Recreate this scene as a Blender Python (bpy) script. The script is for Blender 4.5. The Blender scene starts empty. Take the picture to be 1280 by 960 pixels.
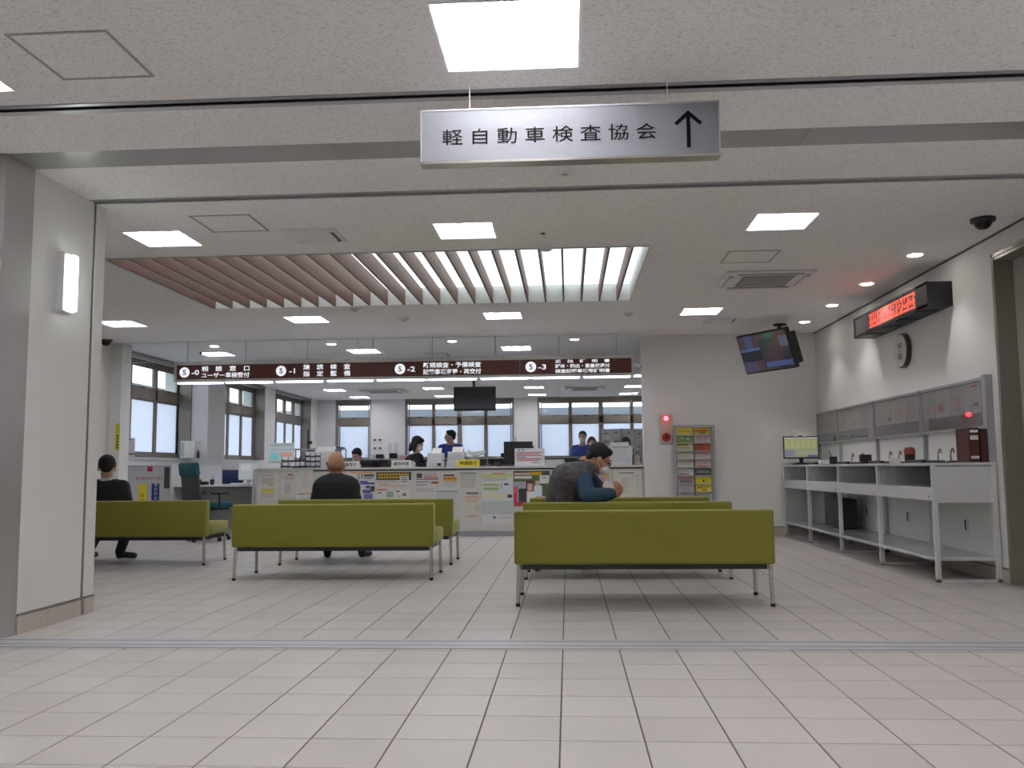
import bpy, bmesh, math, random
from mathutils import Vector, Matrix
random.seed(7)
scene = bpy.context.scene
COL = scene.collection

# ---------------------------------------------------------------- camera
cam = bpy.data.cameras.new('camera'); camo = bpy.data.objects.new('camera', cam); COL.objects.link(camo)
def view_matrix(p, y, r):
    B = Matrix(((1, 0, 0), (0, 0, -1), (0, 1, 0)))
    Yw = Matrix(((math.cos(y), -math.sin(y), 0), (math.sin(y), math.cos(y), 0), (0, 0, 1))).transposed()
    P = Matrix(((1, 0, 0), (0, math.cos(p), math.sin(p)), (0, -math.sin(p), math.cos(p))))
    Q = Matrix(((math.cos(r), -math.sin(r), 0), (math.sin(r), math.cos(r), 0), (0, 0, 1)))
    return Q @ P @ B @ Yw
V = view_matrix(.0950, .0620, -.0090)
R = Matrix((V[0], -V[1], -V[2])).transposed()
camo.matrix_world = Matrix.Translation((0, 0, .95)) @ R.to_4x4()
cam.sensor_width = 36; cam.lens = 1110 / 1280 * 36; cam.clip_start = .05; cam.clip_end = 200
scene.camera = camo

# ---------------------------------------------------------------- world, exposure
w = bpy.data.worlds.new('overcast_sky'); scene.world = w; w.use_nodes = True
nt = w.node_tree; bg = nt.nodes['Background']
tc = nt.nodes.new('ShaderNodeTexCoord'); sx = nt.nodes.new('ShaderNodeSeparateXYZ'); cr = nt.nodes.new('ShaderNodeValToRGB')
nt.links.new(tc.outputs['Generated'], sx.inputs[0]); nt.links.new(sx.outputs['Z'], cr.inputs[0]); nt.links.new(cr.outputs[0], bg.inputs[0])
cr.color_ramp.elements[0].position = 0.0; cr.color_ramp.elements[0].color = (.86, .93, 1, 1)
cr.color_ramp.elements[1].position = 1.0; cr.color_ramp.elements[1].color = (.78, .88, 1, 1)
bg.inputs[1].default_value = 1.05
scene.view_settings.view_transform = 'Standard'; scene.view_settings.look = 'None'
scene.view_settings.gamma = 1; scene.view_settings.use_curve_mapping = False
scene.view_settings.exposure = 1.9
TUBE_POWER = 9.0       # ceiling fixtures
SPOT_POWER = 4.5      # downlights (W)

# ---------------------------------------------------------------- materials
_M = {}
def lin(c):
    c = c / 255.0
    return c / 12.92 if c <= .04045 else ((c + .055) / 1.055) ** 2.4
def mat(rgb, rough=.55, metal=0, emit=0, var=.05, scale=30, bump=0, spec=.5, name=None):
    key = (tuple(rgb), rough, metal, emit, var, scale, bump, spec, name)
    if key in _M: return _M[key]
    m = bpy.data.materials.new(name or 'paint_%d_%d_%d' % tuple(rgb)); m.use_nodes = True
    n = m.node_tree; b = n.nodes['Principled BSDF']
    c = [lin(v) for v in rgb]
    if var:
        t = n.nodes.new('ShaderNodeTexCoord'); no = n.nodes.new('ShaderNodeTexNoise'); no.inputs['Scale'].default_value = scale
        no.inputs['Detail'].default_value = 3
        n.links.new(t.outputs['Object'], no.inputs['Vector'])
        r = n.nodes.new('ShaderNodeValToRGB'); r.color_ramp.elements[0].position = .3; r.color_ramp.elements[1].position = .7
        r.color_ramp.elements[0].color = (*[v * (1 - var) for v in c], 1); r.color_ramp.elements[1].color = (*[min(1, v * (1 + var)) for v in c], 1)
        n.links.new(no.outputs['Fac'], r.inputs['Fac']); n.links.new(r.outputs['Color'], b.inputs['Base Color'])
        if bump:
            bp = n.nodes.new('ShaderNodeBump'); bp.inputs['Strength'].default_value = bump; bp.inputs['Distance'].default_value = .01
            n.links.new(no.outputs['Fac'], bp.inputs['Height']); n.links.new(bp.outputs['Normal'], b.inputs['Normal'])
    else: b.inputs['Base Color'].default_value = (*c, 1)
    b.inputs['Roughness'].default_value = rough; b.inputs['Metallic'].default_value = metal
    b.inputs['Specular IOR Level'].default_value = spec
    if emit:
        b.inputs['Emission Color'].default_value = (*c, 1); b.inputs['Emission Strength'].default_value = emit
    _M[key] = m; return m

def custom(name, fn):
    m = bpy.data.materials.new(name); m.use_nodes = True
    fn(m.node_tree, m.node_tree.nodes['Principled BSDF']); return m

def _tile(n, b):
    oi = n.nodes.new('ShaderNodeObjectInfo'); t = n.nodes.new('ShaderNodeTexCoord'); g = n.nodes.new('ShaderNodeNewGeometry')
    no = n.nodes.new('ShaderNodeTexNoise'); no.inputs['Scale'].default_value = 120; no.inputs['Detail'].default_value = 4
    n.links.new(g.outputs['Position'], no.inputs['Vector'])
    n2 = n.nodes.new('ShaderNodeTexNoise'); n2.inputs['Scale'].default_value = 1.3
    n.links.new(g.outputs['Position'], n2.inputs['Vector'])
    a = n.nodes.new('ShaderNodeMath'); a.operation = 'MULTIPLY_ADD'; a.inputs[1].default_value = .5
    n.links.new(no.outputs['Fac'], a.inputs[0]); 
    a2 = n.nodes.new('ShaderNodeMath'); a2.operation = 'MULTIPLY'; a2.inputs[1].default_value = .3; n.links.new(n2.outputs['Fac'], a2.inputs[0])
    n.links.new(a2.outputs[0], a.inputs[2])
    a3 = n.nodes.new('ShaderNodeMath'); a3.operation = 'MULTIPLY_ADD'; a3.inputs[1].default_value = .28
    n.links.new(oi.outputs['Random'], a3.inputs[0]); n.links.new(a.outputs[0], a3.inputs[2])
    r = n.nodes.new('ShaderNodeValToRGB')
    r.color_ramp.elements[0].position = .2; r.color_ramp.elements[0].color = (lin(188), lin(182), lin(178), 1)
    r.color_ramp.elements[1].position = .95; r.color_ramp.elements[1].color = (lin(208), lin(203), lin(199), 1)
    n.links.new(a3.outputs[0], r.inputs['Fac']); n.links.new(r.outputs['Color'], b.inputs['Base Color'])
    b.inputs['Roughness'].default_value = .42
    bp = n.nodes.new('ShaderNodeBump'); bp.inputs['Strength'].default_value = .08; bp.inputs['Distance'].default_value = .004
    n.links.new(no.outputs['Fac'], bp.inputs['Height']); n.links.new(bp.outputs['Normal'], b.inputs['Normal'])
TILE = custom('beige_porcelain_tile', _tile)
def _ceil(n, b):
    g = n.nodes.new('ShaderNodeNewGeometry'); mp = n.nodes.new('ShaderNodeMapping'); mp.inputs['Scale'].default_value = (60, 130, 80)
    n.links.new(g.outputs['Position'], mp.inputs['Vector'])
    no = n.nodes.new('ShaderNodeTexNoise'); no.inputs['Scale'].default_value = 1; no.inputs['Detail'].default_value = 5; no.inputs['Roughness'].default_value = .65
    n.links.new(mp.outputs[0], no.inputs['Vector'])
    r = n.nodes.new('ShaderNodeValToRGB')
    r.color_ramp.elements[0].position = .34; r.color_ramp.elements[0].color = (lin(204), lin(199), lin(194), 1)
    r.color_ramp.elements[1].position = .47; r.color_ramp.elements[1].color = (lin(244), lin(242), lin(240), 1)
    n.links.new(no.outputs['Fac'], r.inputs['Fac']); n.links.new(r.outputs['Color'], b.inputs['Base Color'])
    b.inputs['Roughness'].default_value = .9; b.inputs['Specular IOR Level'].default_value = .1
    bp = n.nodes.new('ShaderNodeBump'); bp.inputs['Strength'].default_value = .35; bp.inputs['Distance'].default_value = .004
    n.links.new(no.outputs['Fac'], bp.inputs['Height']); n.links.new(bp.outputs['Normal'], b.inputs['Normal'])
CEIL = custom('fissured_acoustic_board', _ceil)
def _wood(rgb1, rgb2, axis):
    def f(n, b):
        t = n.nodes.new('ShaderNodeTexCoord'); mp = n.nodes.new('ShaderNodeMapping'); mp.inputs['Scale'].default_value = axis
        n.links.new(t.outputs['Object'], mp.inputs['Vector'])
        no = n.nodes.new('ShaderNodeTexNoise'); no.inputs['Scale'].default_value = 1; no.inputs['Detail'].default_value = 6; no.inputs['Distortion'].default_value = .4
        n.links.new(mp.outputs[0], no.inputs['Vector'])
        r = n.nodes.new('ShaderNodeValToRGB'); r.color_ramp.elements[0].position = .3; r.color_ramp.elements[1].position = .7
        r.color_ramp.elements[0].color = (*[lin(v) for v in rgb1], 1); r.color_ramp.elements[1].color = (*[lin(v) for v in rgb2], 1)
        n.links.new(no.outputs['Fac'], r.inputs['Fac']); n.links.new(r.outputs['Color'], b.inputs['Base Color'])
        b.inputs['Roughness'].default_value = .5
    return f
FIN = custom('red_brown_wood', _wood((112, 76, 66), (136, 94, 82), (30, 2, 30)))
SIGNWOOD = custom('dark_mahogany_board', _wood((84, 38, 30), (98, 48, 38), (1.5, 10, 40)))
def _steel(rgb, rough):
    def f(n, b):
        t = n.nodes.new('ShaderNodeTexCoord'); mp = n.nodes.new('ShaderNodeMapping'); mp.inputs['Scale'].default_value = (4, 160, 160)
        n.links.new(t.outputs['Object'], mp.inputs['Vector'])
        no = n.nodes.new('ShaderNodeTexNoise'); no.inputs['Scale'].default_value = 1; n.links.new(mp.outputs[0], no.inputs['Vector'])
        r = n.nodes.new('ShaderNodeMapRange'); r.inputs['To Min'].default_value = rough * .8; r.inputs['To Max'].default_value = rough * 1.2
        n.links.new(no.outputs['Fac'], r.inputs['Value']); n.links.new(r.outputs[0], b.inputs['Roughness'])
        b.inputs['Base Color'].default_value = (*[lin(v) for v in rgb], 1); b.inputs['Metallic'].default_value = .55
    return f
STEEL = custom('hairline_stainless', _steel((182, 181, 182), .36))
STEEL2 = custom('dull_stainless_strip', _steel((196, 198, 202), .5))
def _fabric(n, b):
    t = n.nodes.new('ShaderNodeTexCoord'); no = n.nodes.new('ShaderNodeTexNoise'); no.inputs['Scale'].default_value = 260; no.inputs['Detail'].default_value = 2
    n.links.new(t.outputs['Object'], no.inputs['Vector'])
    r = n.nodes.new('ShaderNodeValToRGB'); r.color_ramp.elements[0].position = .3; r.color_ramp.elements[1].position = .7
    r.color_ramp.elements[0].color = (lin(116), lin(112), lin(26), 1); r.color_ramp.elements[1].color = (lin(138), lin(133), lin(42), 1)
    n.links.new(no.outputs['Fac'], r.inputs['Fac']); n.links.new(r.outputs['Color'], b.inputs['Base Color'])
    b.inputs['Roughness'].default_value = .75; b.inputs['Sheen Weight'].default_value = .5; b.inputs['Sheen Roughness'].default_value = .5
    b.inputs['Sheen Tint'].default_value = (.8, .85, .45, 1)
    bp = n.nodes.new('ShaderNodeBump'); bp.inputs['Strength'].default_value = .15; bp.inputs['Distance'].default_value = .002
    n.links.new(no.outputs['Fac'], bp.inputs['Height']); n.links.new(bp.outputs['Normal'], b.inputs['Normal'])
GREEN = custom('olive_green_vinyl', _fabric)
def _frost(n, b):
    n.nodes.remove(b); o = n.nodes['Material Output']
    tl = n.nodes.new('ShaderNodeBsdfTranslucent'); tl.inputs['Color'].default_value = (.84, .87, .93, 1)
    d = n.nodes.new('ShaderNodeBsdfPrincipled'); d.inputs['Base Color'].default_value = (.62, .68, .70, 1); d.inputs['Roughness'].default_value = .35
    t = n.nodes.new('ShaderNodeTexCoord'); no = n.nodes.new('ShaderNodeTexNoise'); no.inputs['Scale'].default_value = 200
    n.links.new(t.outputs['Object'], no.inputs['Vector'])
    bp = n.nodes.new('ShaderNodeBump'); bp.inputs['Strength'].default_value = .05; n.links.new(no.outputs['Fac'], bp.inputs['Height']); n.links.new(bp.outputs['Normal'], d.inputs['Normal'])
    mx = n.nodes.new('ShaderNodeMixShader'); mx.inputs[0].default_value = .25
    n.links.new(tl.outputs[0], mx.inputs[1]); n.links.new(d.outputs[0], mx.inputs[2]); n.links.new(mx.outputs[0], o.inputs[0])
FROST = custom('frosted_glass', _frost)
def _clear(op, tint):
    def f(n, b):
        n.nodes.remove(b); o = n.nodes['Material Output']
        tr = n.nodes.new('ShaderNodeBsdfTransparent'); tr.inputs[0].default_value = (*tint, 1)
        gl = n.nodes.new('ShaderNodeBsdfGlossy'); gl.inputs['Roughness'].default_value = .03
        lw = n.nodes.new('ShaderNodeLayerWeight'); pw = n.nodes.new('ShaderNodeMath'); pw.operation = 'POWER'; pw.inputs[1].default_value = 5
        fr = n.nodes.new('ShaderNodeMath'); fr.operation = 'MULTIPLY_ADD'; fr.inputs[1].default_value = .9; fr.inputs[2].default_value = op
        n.links.new(lw.outputs['Facing'], pw.inputs[0]); n.links.new(pw.outputs[0], fr.inputs[0])
        mx = n.nodes.new('ShaderNodeMixShader'); n.links.new(fr.outputs[0], mx.inputs[0])
        n.links.new(tr.outputs[0], mx.inputs[1]); n.links.new(gl.outputs[0], mx.inputs[2]); n.links.new(mx.outputs[0], o.inputs[0])
    return f
CLEAR = custom('clear_glass', _clear(.04, (.93, .97, .96)))
SMOKE = custom('smoke_curtain_glass', _clear(.01, (.985, .99, .99)))
ACRYL = custom('acrylic_cover', _clear(.035, (.96, .96, .96)))

WALL = mat((226, 226, 223), .8, var=.015, scale=3, spec=.2, name='white_wallcovering')
OFFWALL = mat((226, 227, 227), .8, var=.015, scale=3, spec=.2, name='white_office_wall')
FRAME = mat((140, 131, 123), .45, .3, var=.03, scale=8, name='taupe_window_frame')
DOORFR = mat((140, 132, 122), .3, .25, var=.04, scale=5, name='taupe_door_steel')
BLACK = mat((24, 24, 26), .45); DARK = mat((46, 46, 48), .55); WHITE = mat((226, 226, 224), .5); GREYP = mat((170, 172, 174), .5)
CHROME = mat((200, 196, 190), .25, .9, var=.02); ALU = mat((176, 178, 184), .38, .8, var=.03); PAPER = mat((226, 225, 220), .7, var=.02)
SHELFW = mat((214, 216, 216), .35, var=.02); LIGHTG = mat((198, 200, 202), .5); MASK = mat((226, 230, 232), .7)
RUBBER = mat((30, 28, 30), .7); GROUT = mat((104, 94, 88), .9, var=.1, scale=12, name='brown_grout')

# ---------------------------------------------------------------- mesh helpers
class MB:
    def __init__(s): s.v = []; s.f = []; s.mi = []; s.mats = []
    def m(s, material):
        if material not in s.mats: s.mats.append(material)
        return s.mats.index(material)
    def add(s, vs, fs, material, M=None):
        k = len(s.v); i = s.m(material)
        s.v += [tuple(M @ Vector(p)) if M else tuple(p) for p in vs]
        s.f += [tuple(a + k for a in f) for f in fs]; s.mi += [i] * len(fs)
        return s
    def box(s, x0, x1, y0, y1, z0, z1, material, M=None):
        if x0 > x1: x0, x1 = x1, x0
        if y0 > y1: y0, y1 = y1, y0
        if z0 > z1: z0, z1 = z1, z0
        return s.add([(x0, y0, z0), (x1, y0, z0), (x1, y1, z0), (x0, y1, z0), (x0, y0, z1), (x1, y0, z1), (x1, y1, z1), (x0, y1, z1)],
              [(0, 3, 2, 1), (4, 5, 6, 7), (0, 1, 5, 4), (1, 2, 6, 5), (2, 3, 7, 6), (3, 0, 4, 7)], material, M)
    def rbox(s, x0, x1, y0, y1, z0, z1, r, material, M=None, seg=3):
        bm = bmesh.new(); bmesh.ops.create_cube(bm, size=1)
        for v in bm.verts: v.co = Vector(((x0 + x1) / 2 + v.co.x * (x1 - x0), (y0 + y1) / 2 + v.co.y * (y1 - y0), (z0 + z1) / 2 + v.co.z * (z1 - z0)))
        bmesh.ops.bevel(bm, geom=bm.edges[:], offset=r, segments=seg, affect='EDGES', profile=.5)
        bm.verts.index_update()
        s.add([v.co[:] for v in bm.verts], [[v.index for v in f.verts] for f in bm.faces], material, M); bm.free(); return s
    def quad(s, a, b, c, d, material): return s.add([a, b, c, d], [(0, 1, 2, 3)], material)
    def tube(s, pts, r, material, n=10, M=None, cap=True):
        pts = [Vector(p) for p in pts]; rs = r if isinstance(r, (list, tuple)) else [r] * len(pts)
        vs = []; fs = []
        up = None
        for i, p in enumerate(pts):
            d = (pts[min(i + 1, len(pts) - 1)] - pts[max(i - 1, 0)]).normalized()
            if up is None: up = Vector((0, 0, 1)) if abs(d.z) < .9 else Vector((1, 0, 0))
            a = d.cross(up).normalized(); b = a.cross(d).normalized(); up = b
            for k in range(n):
                t = 2 * math.pi * k / n; vs.append(p + (a * math.cos(t) + b * math.sin(t)) * rs[i])
        for i in range(len(pts) - 1):
            for k in range(n):
                q = (k + 1) % n; fs.append((i * n + k, i * n + q, (i + 1) * n + q, (i + 1) * n + k))
        if cap: fs.append(tuple(range(n))[::-1]); fs.append(tuple((len(pts) - 1) * n + k for k in range(n)))
        return s.add(vs, fs, material, M)
    def lathe(s, prof, material, n=24, M=None):   # prof: (r,z)
        vs = []; fs = []
        for r, z in prof:
            for k in range(n): t = 2 * math.pi * k / n; vs.append((r * math.cos(t), r * math.sin(t), z))
        for i in range(len(prof) - 1):
            for k in range(n):
                q = (k + 1) % n; fs.append((i * n + k, i * n + q, (i + 1) * n + q, (i + 1) * n + k))
        fs.append(tuple(range(n))[::-1]); fs.append(tuple((len(prof) - 1) * n + k for k in range(n)))
        return s.add(vs, fs, material, M)
    def ball(s, c, r, material, M=None, sub=2):
        bm = bmesh.new(); bmesh.ops.create_icosphere(bm, subdivisions=sub, radius=1); bm.verts.index_update()
        r = (r, r, r) if not isinstance(r, (tuple, list)) else r
        s.add([(c[0] + v.co.x * r[0], c[1] + v.co.y * r[1], c[2] + v.co.z * r[2]) for v in bm.verts], [[v.index for v in f.verts] for f in bm.faces], material, M); bm.free(); return s
    def mesh(s, name, smooth=False):
        me = bpy.data.meshes.new(name); me.from_pydata(s.v, [], s.f)
        for m_ in s.mats: me.materials.append(m_)
        me.polygons.foreach_set('material_index', s.mi)
        if smooth:
            me.polygons.foreach_set('use_smooth', [True] * len(me.polygons))
            try: me.set_sharp_from_angle(angle=math.radians(40))
            except Exception: pass
        me.update(); return me
    def build(s, name, parent=None, smooth=False, loc=(0, 0, 0)):
        o = bpy.data.objects.new(name, s.mesh(name, smooth)); COL.objects.link(o); o.location = loc
        if parent: o.parent = parent
        return o

def tag(o, label=None, cat=None, group=None, kind=None):
    if label: o['label'] = label
    if cat: o['category'] = cat
    if group: o['group'] = group
    if kind: o['kind'] = kind
    return o
def thing(name, label, cat, loc=(0, 0, 0), rz=0, group=None, kind=None):
    o = bpy.data.objects.new(name, None); COL.objects.link(o); o.location = loc; o.rotation_euler = (0, 0, rz); o.empty_display_size = .1
    return tag(o, label, cat, group, kind)
def dup(root, loc, rz=0, label=None, scale=None):
    r = root.copy(); COL.objects.link(r); r.location = loc; r.rotation_euler = (0, 0, rz)
    if label: r['label'] = label
    if scale: r.scale = scale
    for ch in list(root.children):
        c = ch.copy(); COL.objects.link(c); c.parent = r
        for g in list(ch.children):
            d = g.copy(); COL.objects.link(d); d.parent = c
    return r
def text(s, cx, cz, wid, hei, material, parent, y=0, name='lettering', bold=0, loc3=None, spacing=1.0):
    """flat raised lettering in the XZ plane, facing -Y, fitted to wid x hei"""
    cu = bpy.data.curves.new(name, 'FONT'); cu.body = s; cu.offset = bold; cu.extrude = 0; cu.space_character = spacing; cu.resolution_u = 2
    o = bpy.data.objects.new('tmp', cu); COL.objects.link(o); bpy.context.view_layer.update()
    me = bpy.data.meshes.new_from_object(o.evaluated_get(bpy.context.evaluated_depsgraph_get()))
    bpy.data.objects.remove(o)
    xs = [v.co.x for v in me.vertices]; ys = [v.co.y for v in me.vertices]
    if not xs: return None
    x0, x1, y0, y1 = min(xs), max(xs), min(ys), max(ys)
    fx = wid / max(1e-6, x1 - x0); fy = hei / max(1e-6, y1 - y0)
    for v in me.vertices: v.co = Vector((cx + (v.co.x - (x0 + x1) / 2) * fx, y, cz + (v.co.y - (y0 + y1) / 2) * fy))
    me.materials.clear(); me.materials.append(material); me.update()
    t = bpy.data.objects.new(name, me); COL.objects.link(t); t.parent = parent
    return t
def struct(name, mb, label=None, cat=None, parent=None, smooth=False):
    o = mb.build(name, parent, smooth); o['kind'] = 'structure'
    if label: o['label'] = label
    if cat: o['category'] = cat
    return o

C = 2.82      # ceiling height
YP = 12.65    # plane of the counter front and of the wall beside it
XR = 3.5      # right wall
XL = -6.7     # left window wall
YB = 23.45    # far window wall

# ---------------------------------------------------------------- floor
TW, TD, J = .2955, .3075, .006
base = MB().box(-7.6, 5.2, -4.2, 24.2, -.12, -.003, GROUT)
floor = struct('floor', base, 'beige square porcelain tile floor with thin brown joints', 'floor')
tm = MB(); tm.add([(J / 2, J / 2, -.003), (TW - J / 2, J / 2, -.003), (TW - J / 2, TD - J / 2, -.003), (J / 2, TD - J / 2, -.003),
      (J / 2 + .001, J / 2 + .001, 0), (TW - J / 2 - .001, J / 2 + .001, 0), (TW - J / 2 - .001, TD - J / 2 - .001, 0), (J / 2 + .001, TD - J / 2 - .001, 0)],
      [(4, 5, 6, 7), (0, 1, 5, 4), (1, 2, 6, 5), (2, 3, 7, 6), (3, 0, 4, 7)], TILE)
tmesh = tm.mesh('tile')
rest = MB(); cells = []
X0 = -.042
for j in range(-23, 64):
    y = 3.217 + j * TD
    for i in range(-26, 18):
        x = X0 + i * TW
        ya, yb = y, y + TD
        near = 4.80
        if ya < near < yb: continue
        cells.append((x, ya, yb))
def inview(x, y):
    h = .58 * y + .35
    return -h - .09 * y < x + TW / 2 < h - .03 * y and y > 2.55 and not (x < -3.3 and 4.7 < y < 6.3) and x < 3.5
cand = sorted([c for c in cells if inview(c[0], c[1]) and c[1] < 9.5 and not (4.55 < c[1] < 4.8)], key=lambda c: c[1])[:300]
cs = set(cand)
for c in cells:
    if c in cs:
        o = bpy.data.objects.new('tile', tmesh); COL.objects.link(o); o.location = (c[0], c[1], 0); o.parent = floor
    else:
        x, ya, yb = c
        rest.add([(x + J / 2, ya + J / 2, 0), (x + TW - J / 2, ya + J / 2, 0), (x + TW - J / 2, yb - J / 2, 0), (x + J / 2, yb - J / 2, 0)], [(0, 1, 2, 3)], TILE)
# cut tiles along the steel floor track
k = math.floor((4.80 - 3.217) / TD); ycut = 3.217 + k * TD
for i in range(-26, 18):
    x = X0 + i * TW
    rest.add([(x + J / 2, ycut + J / 2, 0), (x + TW - J / 2, ycut + J / 2, 0), (x + TW - J / 2, 4.795, 0), (x + J / 2, 4.795, 0)], [(0, 1, 2, 3)], TILE)
ro = rest.build('tile_field', floor); ro['kind'] = 'stuff'
tr = MB().box(-3.3, 3.6, 4.80, 5.05, -.002, .004, STEEL2).box(-3.3, 3.6, 4.865, 4.872, .004, .0052, mat((130, 132, 136), .4, .8)).box(-3.3, 3.6, 4.985, 4.992, .004, .0052, mat((130, 132, 136), .4, .8))
struct('trim_1', tr, 'flat stainless steel track strip set across the tile floor', 'floor strip')

# ---------------------------------------------------------------- ceiling with openings
LS = .45; HS = .61
lights = []       # (x centre, y centre, size, label)
for x, y, n in ((-.23, 3.70, 'hallway light above the hanging arrow sign'), (-2.99, 3.735, 'hallway light cut off by the left edge of the picture')): lights.append((x, y, HS, n))
for x, y, n in ((2.53, 3.7, 'added unseen hallway light outside the right edge of the picture'), (-.23, .9, 'added unseen hallway light straight above the camera'), (-2.99, .9, 'added unseen hallway light above and left of the camera'), (2.53, .9, 'added unseen hallway light above and right of the camera'), (-.23, -1.9, 'added unseen middle hallway light behind the camera'), (-2.99, -1.9, 'added unseen left hallway light behind the camera'), (2.53, -1.9, 'added unseen right hallway light behind the camera')): lights.append((x, y, HS, n))  # unseen lamps added to light the hallway
for x, y, n in ((-3.23, 6.83, 'room light nearest the left pillar'), (-.78, 6.82, 'room light between the arrow sign and the wooden louvres'), (1.665, 6.79, 'room light between the arrow sign and the dome camera'),
    (-5.62, 10.8, 'room light beside the left pillar, above the left bench'), (-3.22, 10.75, 'room light beyond the louvres, above the seated bald man'), (-.77, 10.75, 'room light beyond the louvres, above the hanging screen'), (1.63, 10.72, 'room light in front of the white wall, left of the television'),
    (-5.60, 13.8, 'office light above the counter sign panel 5-0'), (-3.2, 13.78, 'office light above the counter sign panel 5-1'), (-.78, 13.73, 'office light above the right half of the counter sign'),
    (-5.48, 18.3, 'office light just under the counter sign beside the second left window'), (-3.05, 18.2, 'office light just under the counter sign panel 5-2'), (-.77, 18.2, 'office light just under the counter sign, right of the screen pole'), (1.6, 18.2, 'office light just under the right end of the counter sign'),
    (-5.45, 20.5, 'office light by the left windows, middle of the rear rows'), (-3.1, 20.4, 'office light left of the hanging screen, middle of the rear rows'), (-.76, 20.5, 'office light right of the hanging screen, middle of the rear rows'), (1.56, 20.6, 'office light beside the white wall, middle of the rear rows'),
    (-5.35, 22.6, 'office light by the left windows, in the rearmost row'), (-3.15, 22.6, 'office light touching the hanging screen, in the rearmost row'), (-.76, 22.6, 'office light over the rear pillar, in the rearmost row'), (1.56, 22.6, 'office light beside the white wall, in the rearmost row')):
    lights.append((x, y, LS, n))
LV = (-4.05, .715, 7.45, 9.88)
SLOT = (-5.9, 4.6, 4.245, 4.285); BAND = (-3.275, 4.6, 4.875, 5.146); SEAM = (-3.275, 4.6, 5.80, 5.835)
holes = [(x - s / 2, x + s / 2, y - s / 2, y + s / 2) for x, y, s, n in lights] + [LV, SLOT, BAND, SEAM]
def plate(mb, x0, x1, y0, y1, holes, z, material):
    xs = sorted({x0, x1, *[min(max(h[k], x0), x1) for h in holes for k in (0, 1)]})
    for i in range(len(xs) - 1):
        xa, xb = xs[i], xs[i + 1]; xm = (xa + xb) / 2
        cuts = sorted([(h[2], h[3]) for h in holes if h[0] < xm < h[1]]); y = y0
        for a, b in cuts + [(y1, y1)]:
            a = min(max(a, y0), y1)
            if a > y + 1e-6: mb.add([(xa, y, z), (xb, y, z), (xb, a, z), (xa, a, z)], [(0, 3, 2, 1)], material)
            y = max(y, b)
cm = MB(); plate(cm, -7.6, 5.0, -4.2, 24.0, holes, C, CEIL)
cm.box(-7.7, 5.2, -4.3, 24.2, 3.5, 3.6, WALL)  # unseen roof slab added to keep sky light from leaking in
ceil = struct('ceiling', cm, 'white fissured acoustic board ceiling', 'ceiling')

# shutter slot, steel band, seam
s = MB().box(*SLOT[:2], SLOT[2], SLOT[3], C + .08, C + .1, BLACK).box(*SLOT[:2], SLOT[2] - .004, SLOT[2], C - .004, C + .1, DARK).box(*SLOT[:2], SLOT[3], SLOT[3] + .004, C - .004, C + .1, DARK)
s.box(*SLOT[:2], SLOT[2] - .03, SLOT[2], C - .006, C, ALU).box(*SLOT[:2], SLOT[3], SLOT[3] + .045, C - .006, C, STEEL2)
struct('trim_2', s, 'long dark shutter slot with metal edges crossing the hallway ceiling', 'ceiling trim')
bandroot = thing('trim_3', 'grey stainless steel lintel band lining the top of the opening', 'metal band', kind='structure')
for a, b in ((-3.275, -1.325), (-1.322, .0), (.003, 1.372), (1.375, 3.5)):
    MB().box(a, b, BAND[2], BAND[3], C - .001, C + .03, STEEL).build('panel', bandroot)
s = MB().box(*SEAM[:2], SEAM[2], SEAM[3], C + .004, C + .03, mat((176, 176, 166), .5)).box(*SEAM[:2], SEAM[3], SEAM[3] + .02, C - .012, C + .03, ALU).box(*SEAM[:2], SEAM[2] - .02, SEAM[2], C - .003, C + .03, ALU)
struct('trim_4', s, 'thin grey joint strip across the ceiling at the room side of the opening', 'ceiling trim')

# ---------------------------------------------------------------- walls
w = MB()
w.box(XR, XR + .2, 7.37, YP, 0, 2.9, WALL).box(XR, XR + .2, 5.85, 7.37, 2.63, 2.9, WALL).box(XR, XR + .2, -4.2, 5.85, 0, 3.5, WALL).box(XR + .1, XR + .2, 5.8, YP + .2, 2.8, 3.5, WALL)
struct('wall_right', w, 'white side wall behind the writing table', 'wall')
struct('trim_5', MB().box(XR - .012, XR, 5.9, YP, C - .014, C + .02, mat((96, 92, 88), .6)), 'strip coloured dark for the shadow gap where the side wall meets the ceiling', 'ceiling trim')  # solid strip, the shade of the gap put into its dark colour
w = MB(); w.box(1.07, 5.0, YP, YP + .18, 0, 3.5, WALL)
struct('wall_back', w, 'white end wall carrying the brochure rack and the fire alarm', 'wall')
w = MB(); w.box(-7.0, -3.268, 4.878, 6.0, 0, 2.9, WALL).box(-3.275, -3.265, 5.15, 5.845, .12, C, WALL).box(-3.275, -3.262, 5.875, 6.0, .12, C, WALL).box(-3.275, -3.267, 5.845, 5.875, 0, C, mat((120, 118, 112), .6))
w.box(-7.2, -3.268, 4.95, 5.9, 2.8, 3.5, WALL)
struct('wall_front', w, 'white wall end standing as a pillar beside the wide opening', 'wall')
w = MB(); w.box(-3.30, -3.262, 4.868, 5.15, 0, C, STEEL).box(-3.40, -3.30, 4.868, 4.88, 0, C, mat((178, 178, 178), .4, .5))
struct('trim_6', w, 'grey stainless steel lining on the side of the opening', 'metal lining')
bbm = mat((196, 184, 176), .45, var=.04, scale=20); bbt = mat((128, 124, 118), .5, .4)
bb = thing('baseboard_left', 'beige tile skirting with a grey cap at the foot of the pillar', 'skirting', kind='structure')
for a, b in ((5.152, 5.46), (5.463, 5.77), (5.773, 5.84), (5.88, 5.998)): MB().box(-3.266, -3.254, a, b, 0, .105, bbm).build('tile', bb)
MB().box(-3.266, -3.250, 5.152, 5.84, .107, .12, bbt).box(-3.266, -3.25, 5.88, 6.0, .107, .12, bbt).build('cap', bb)
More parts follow.
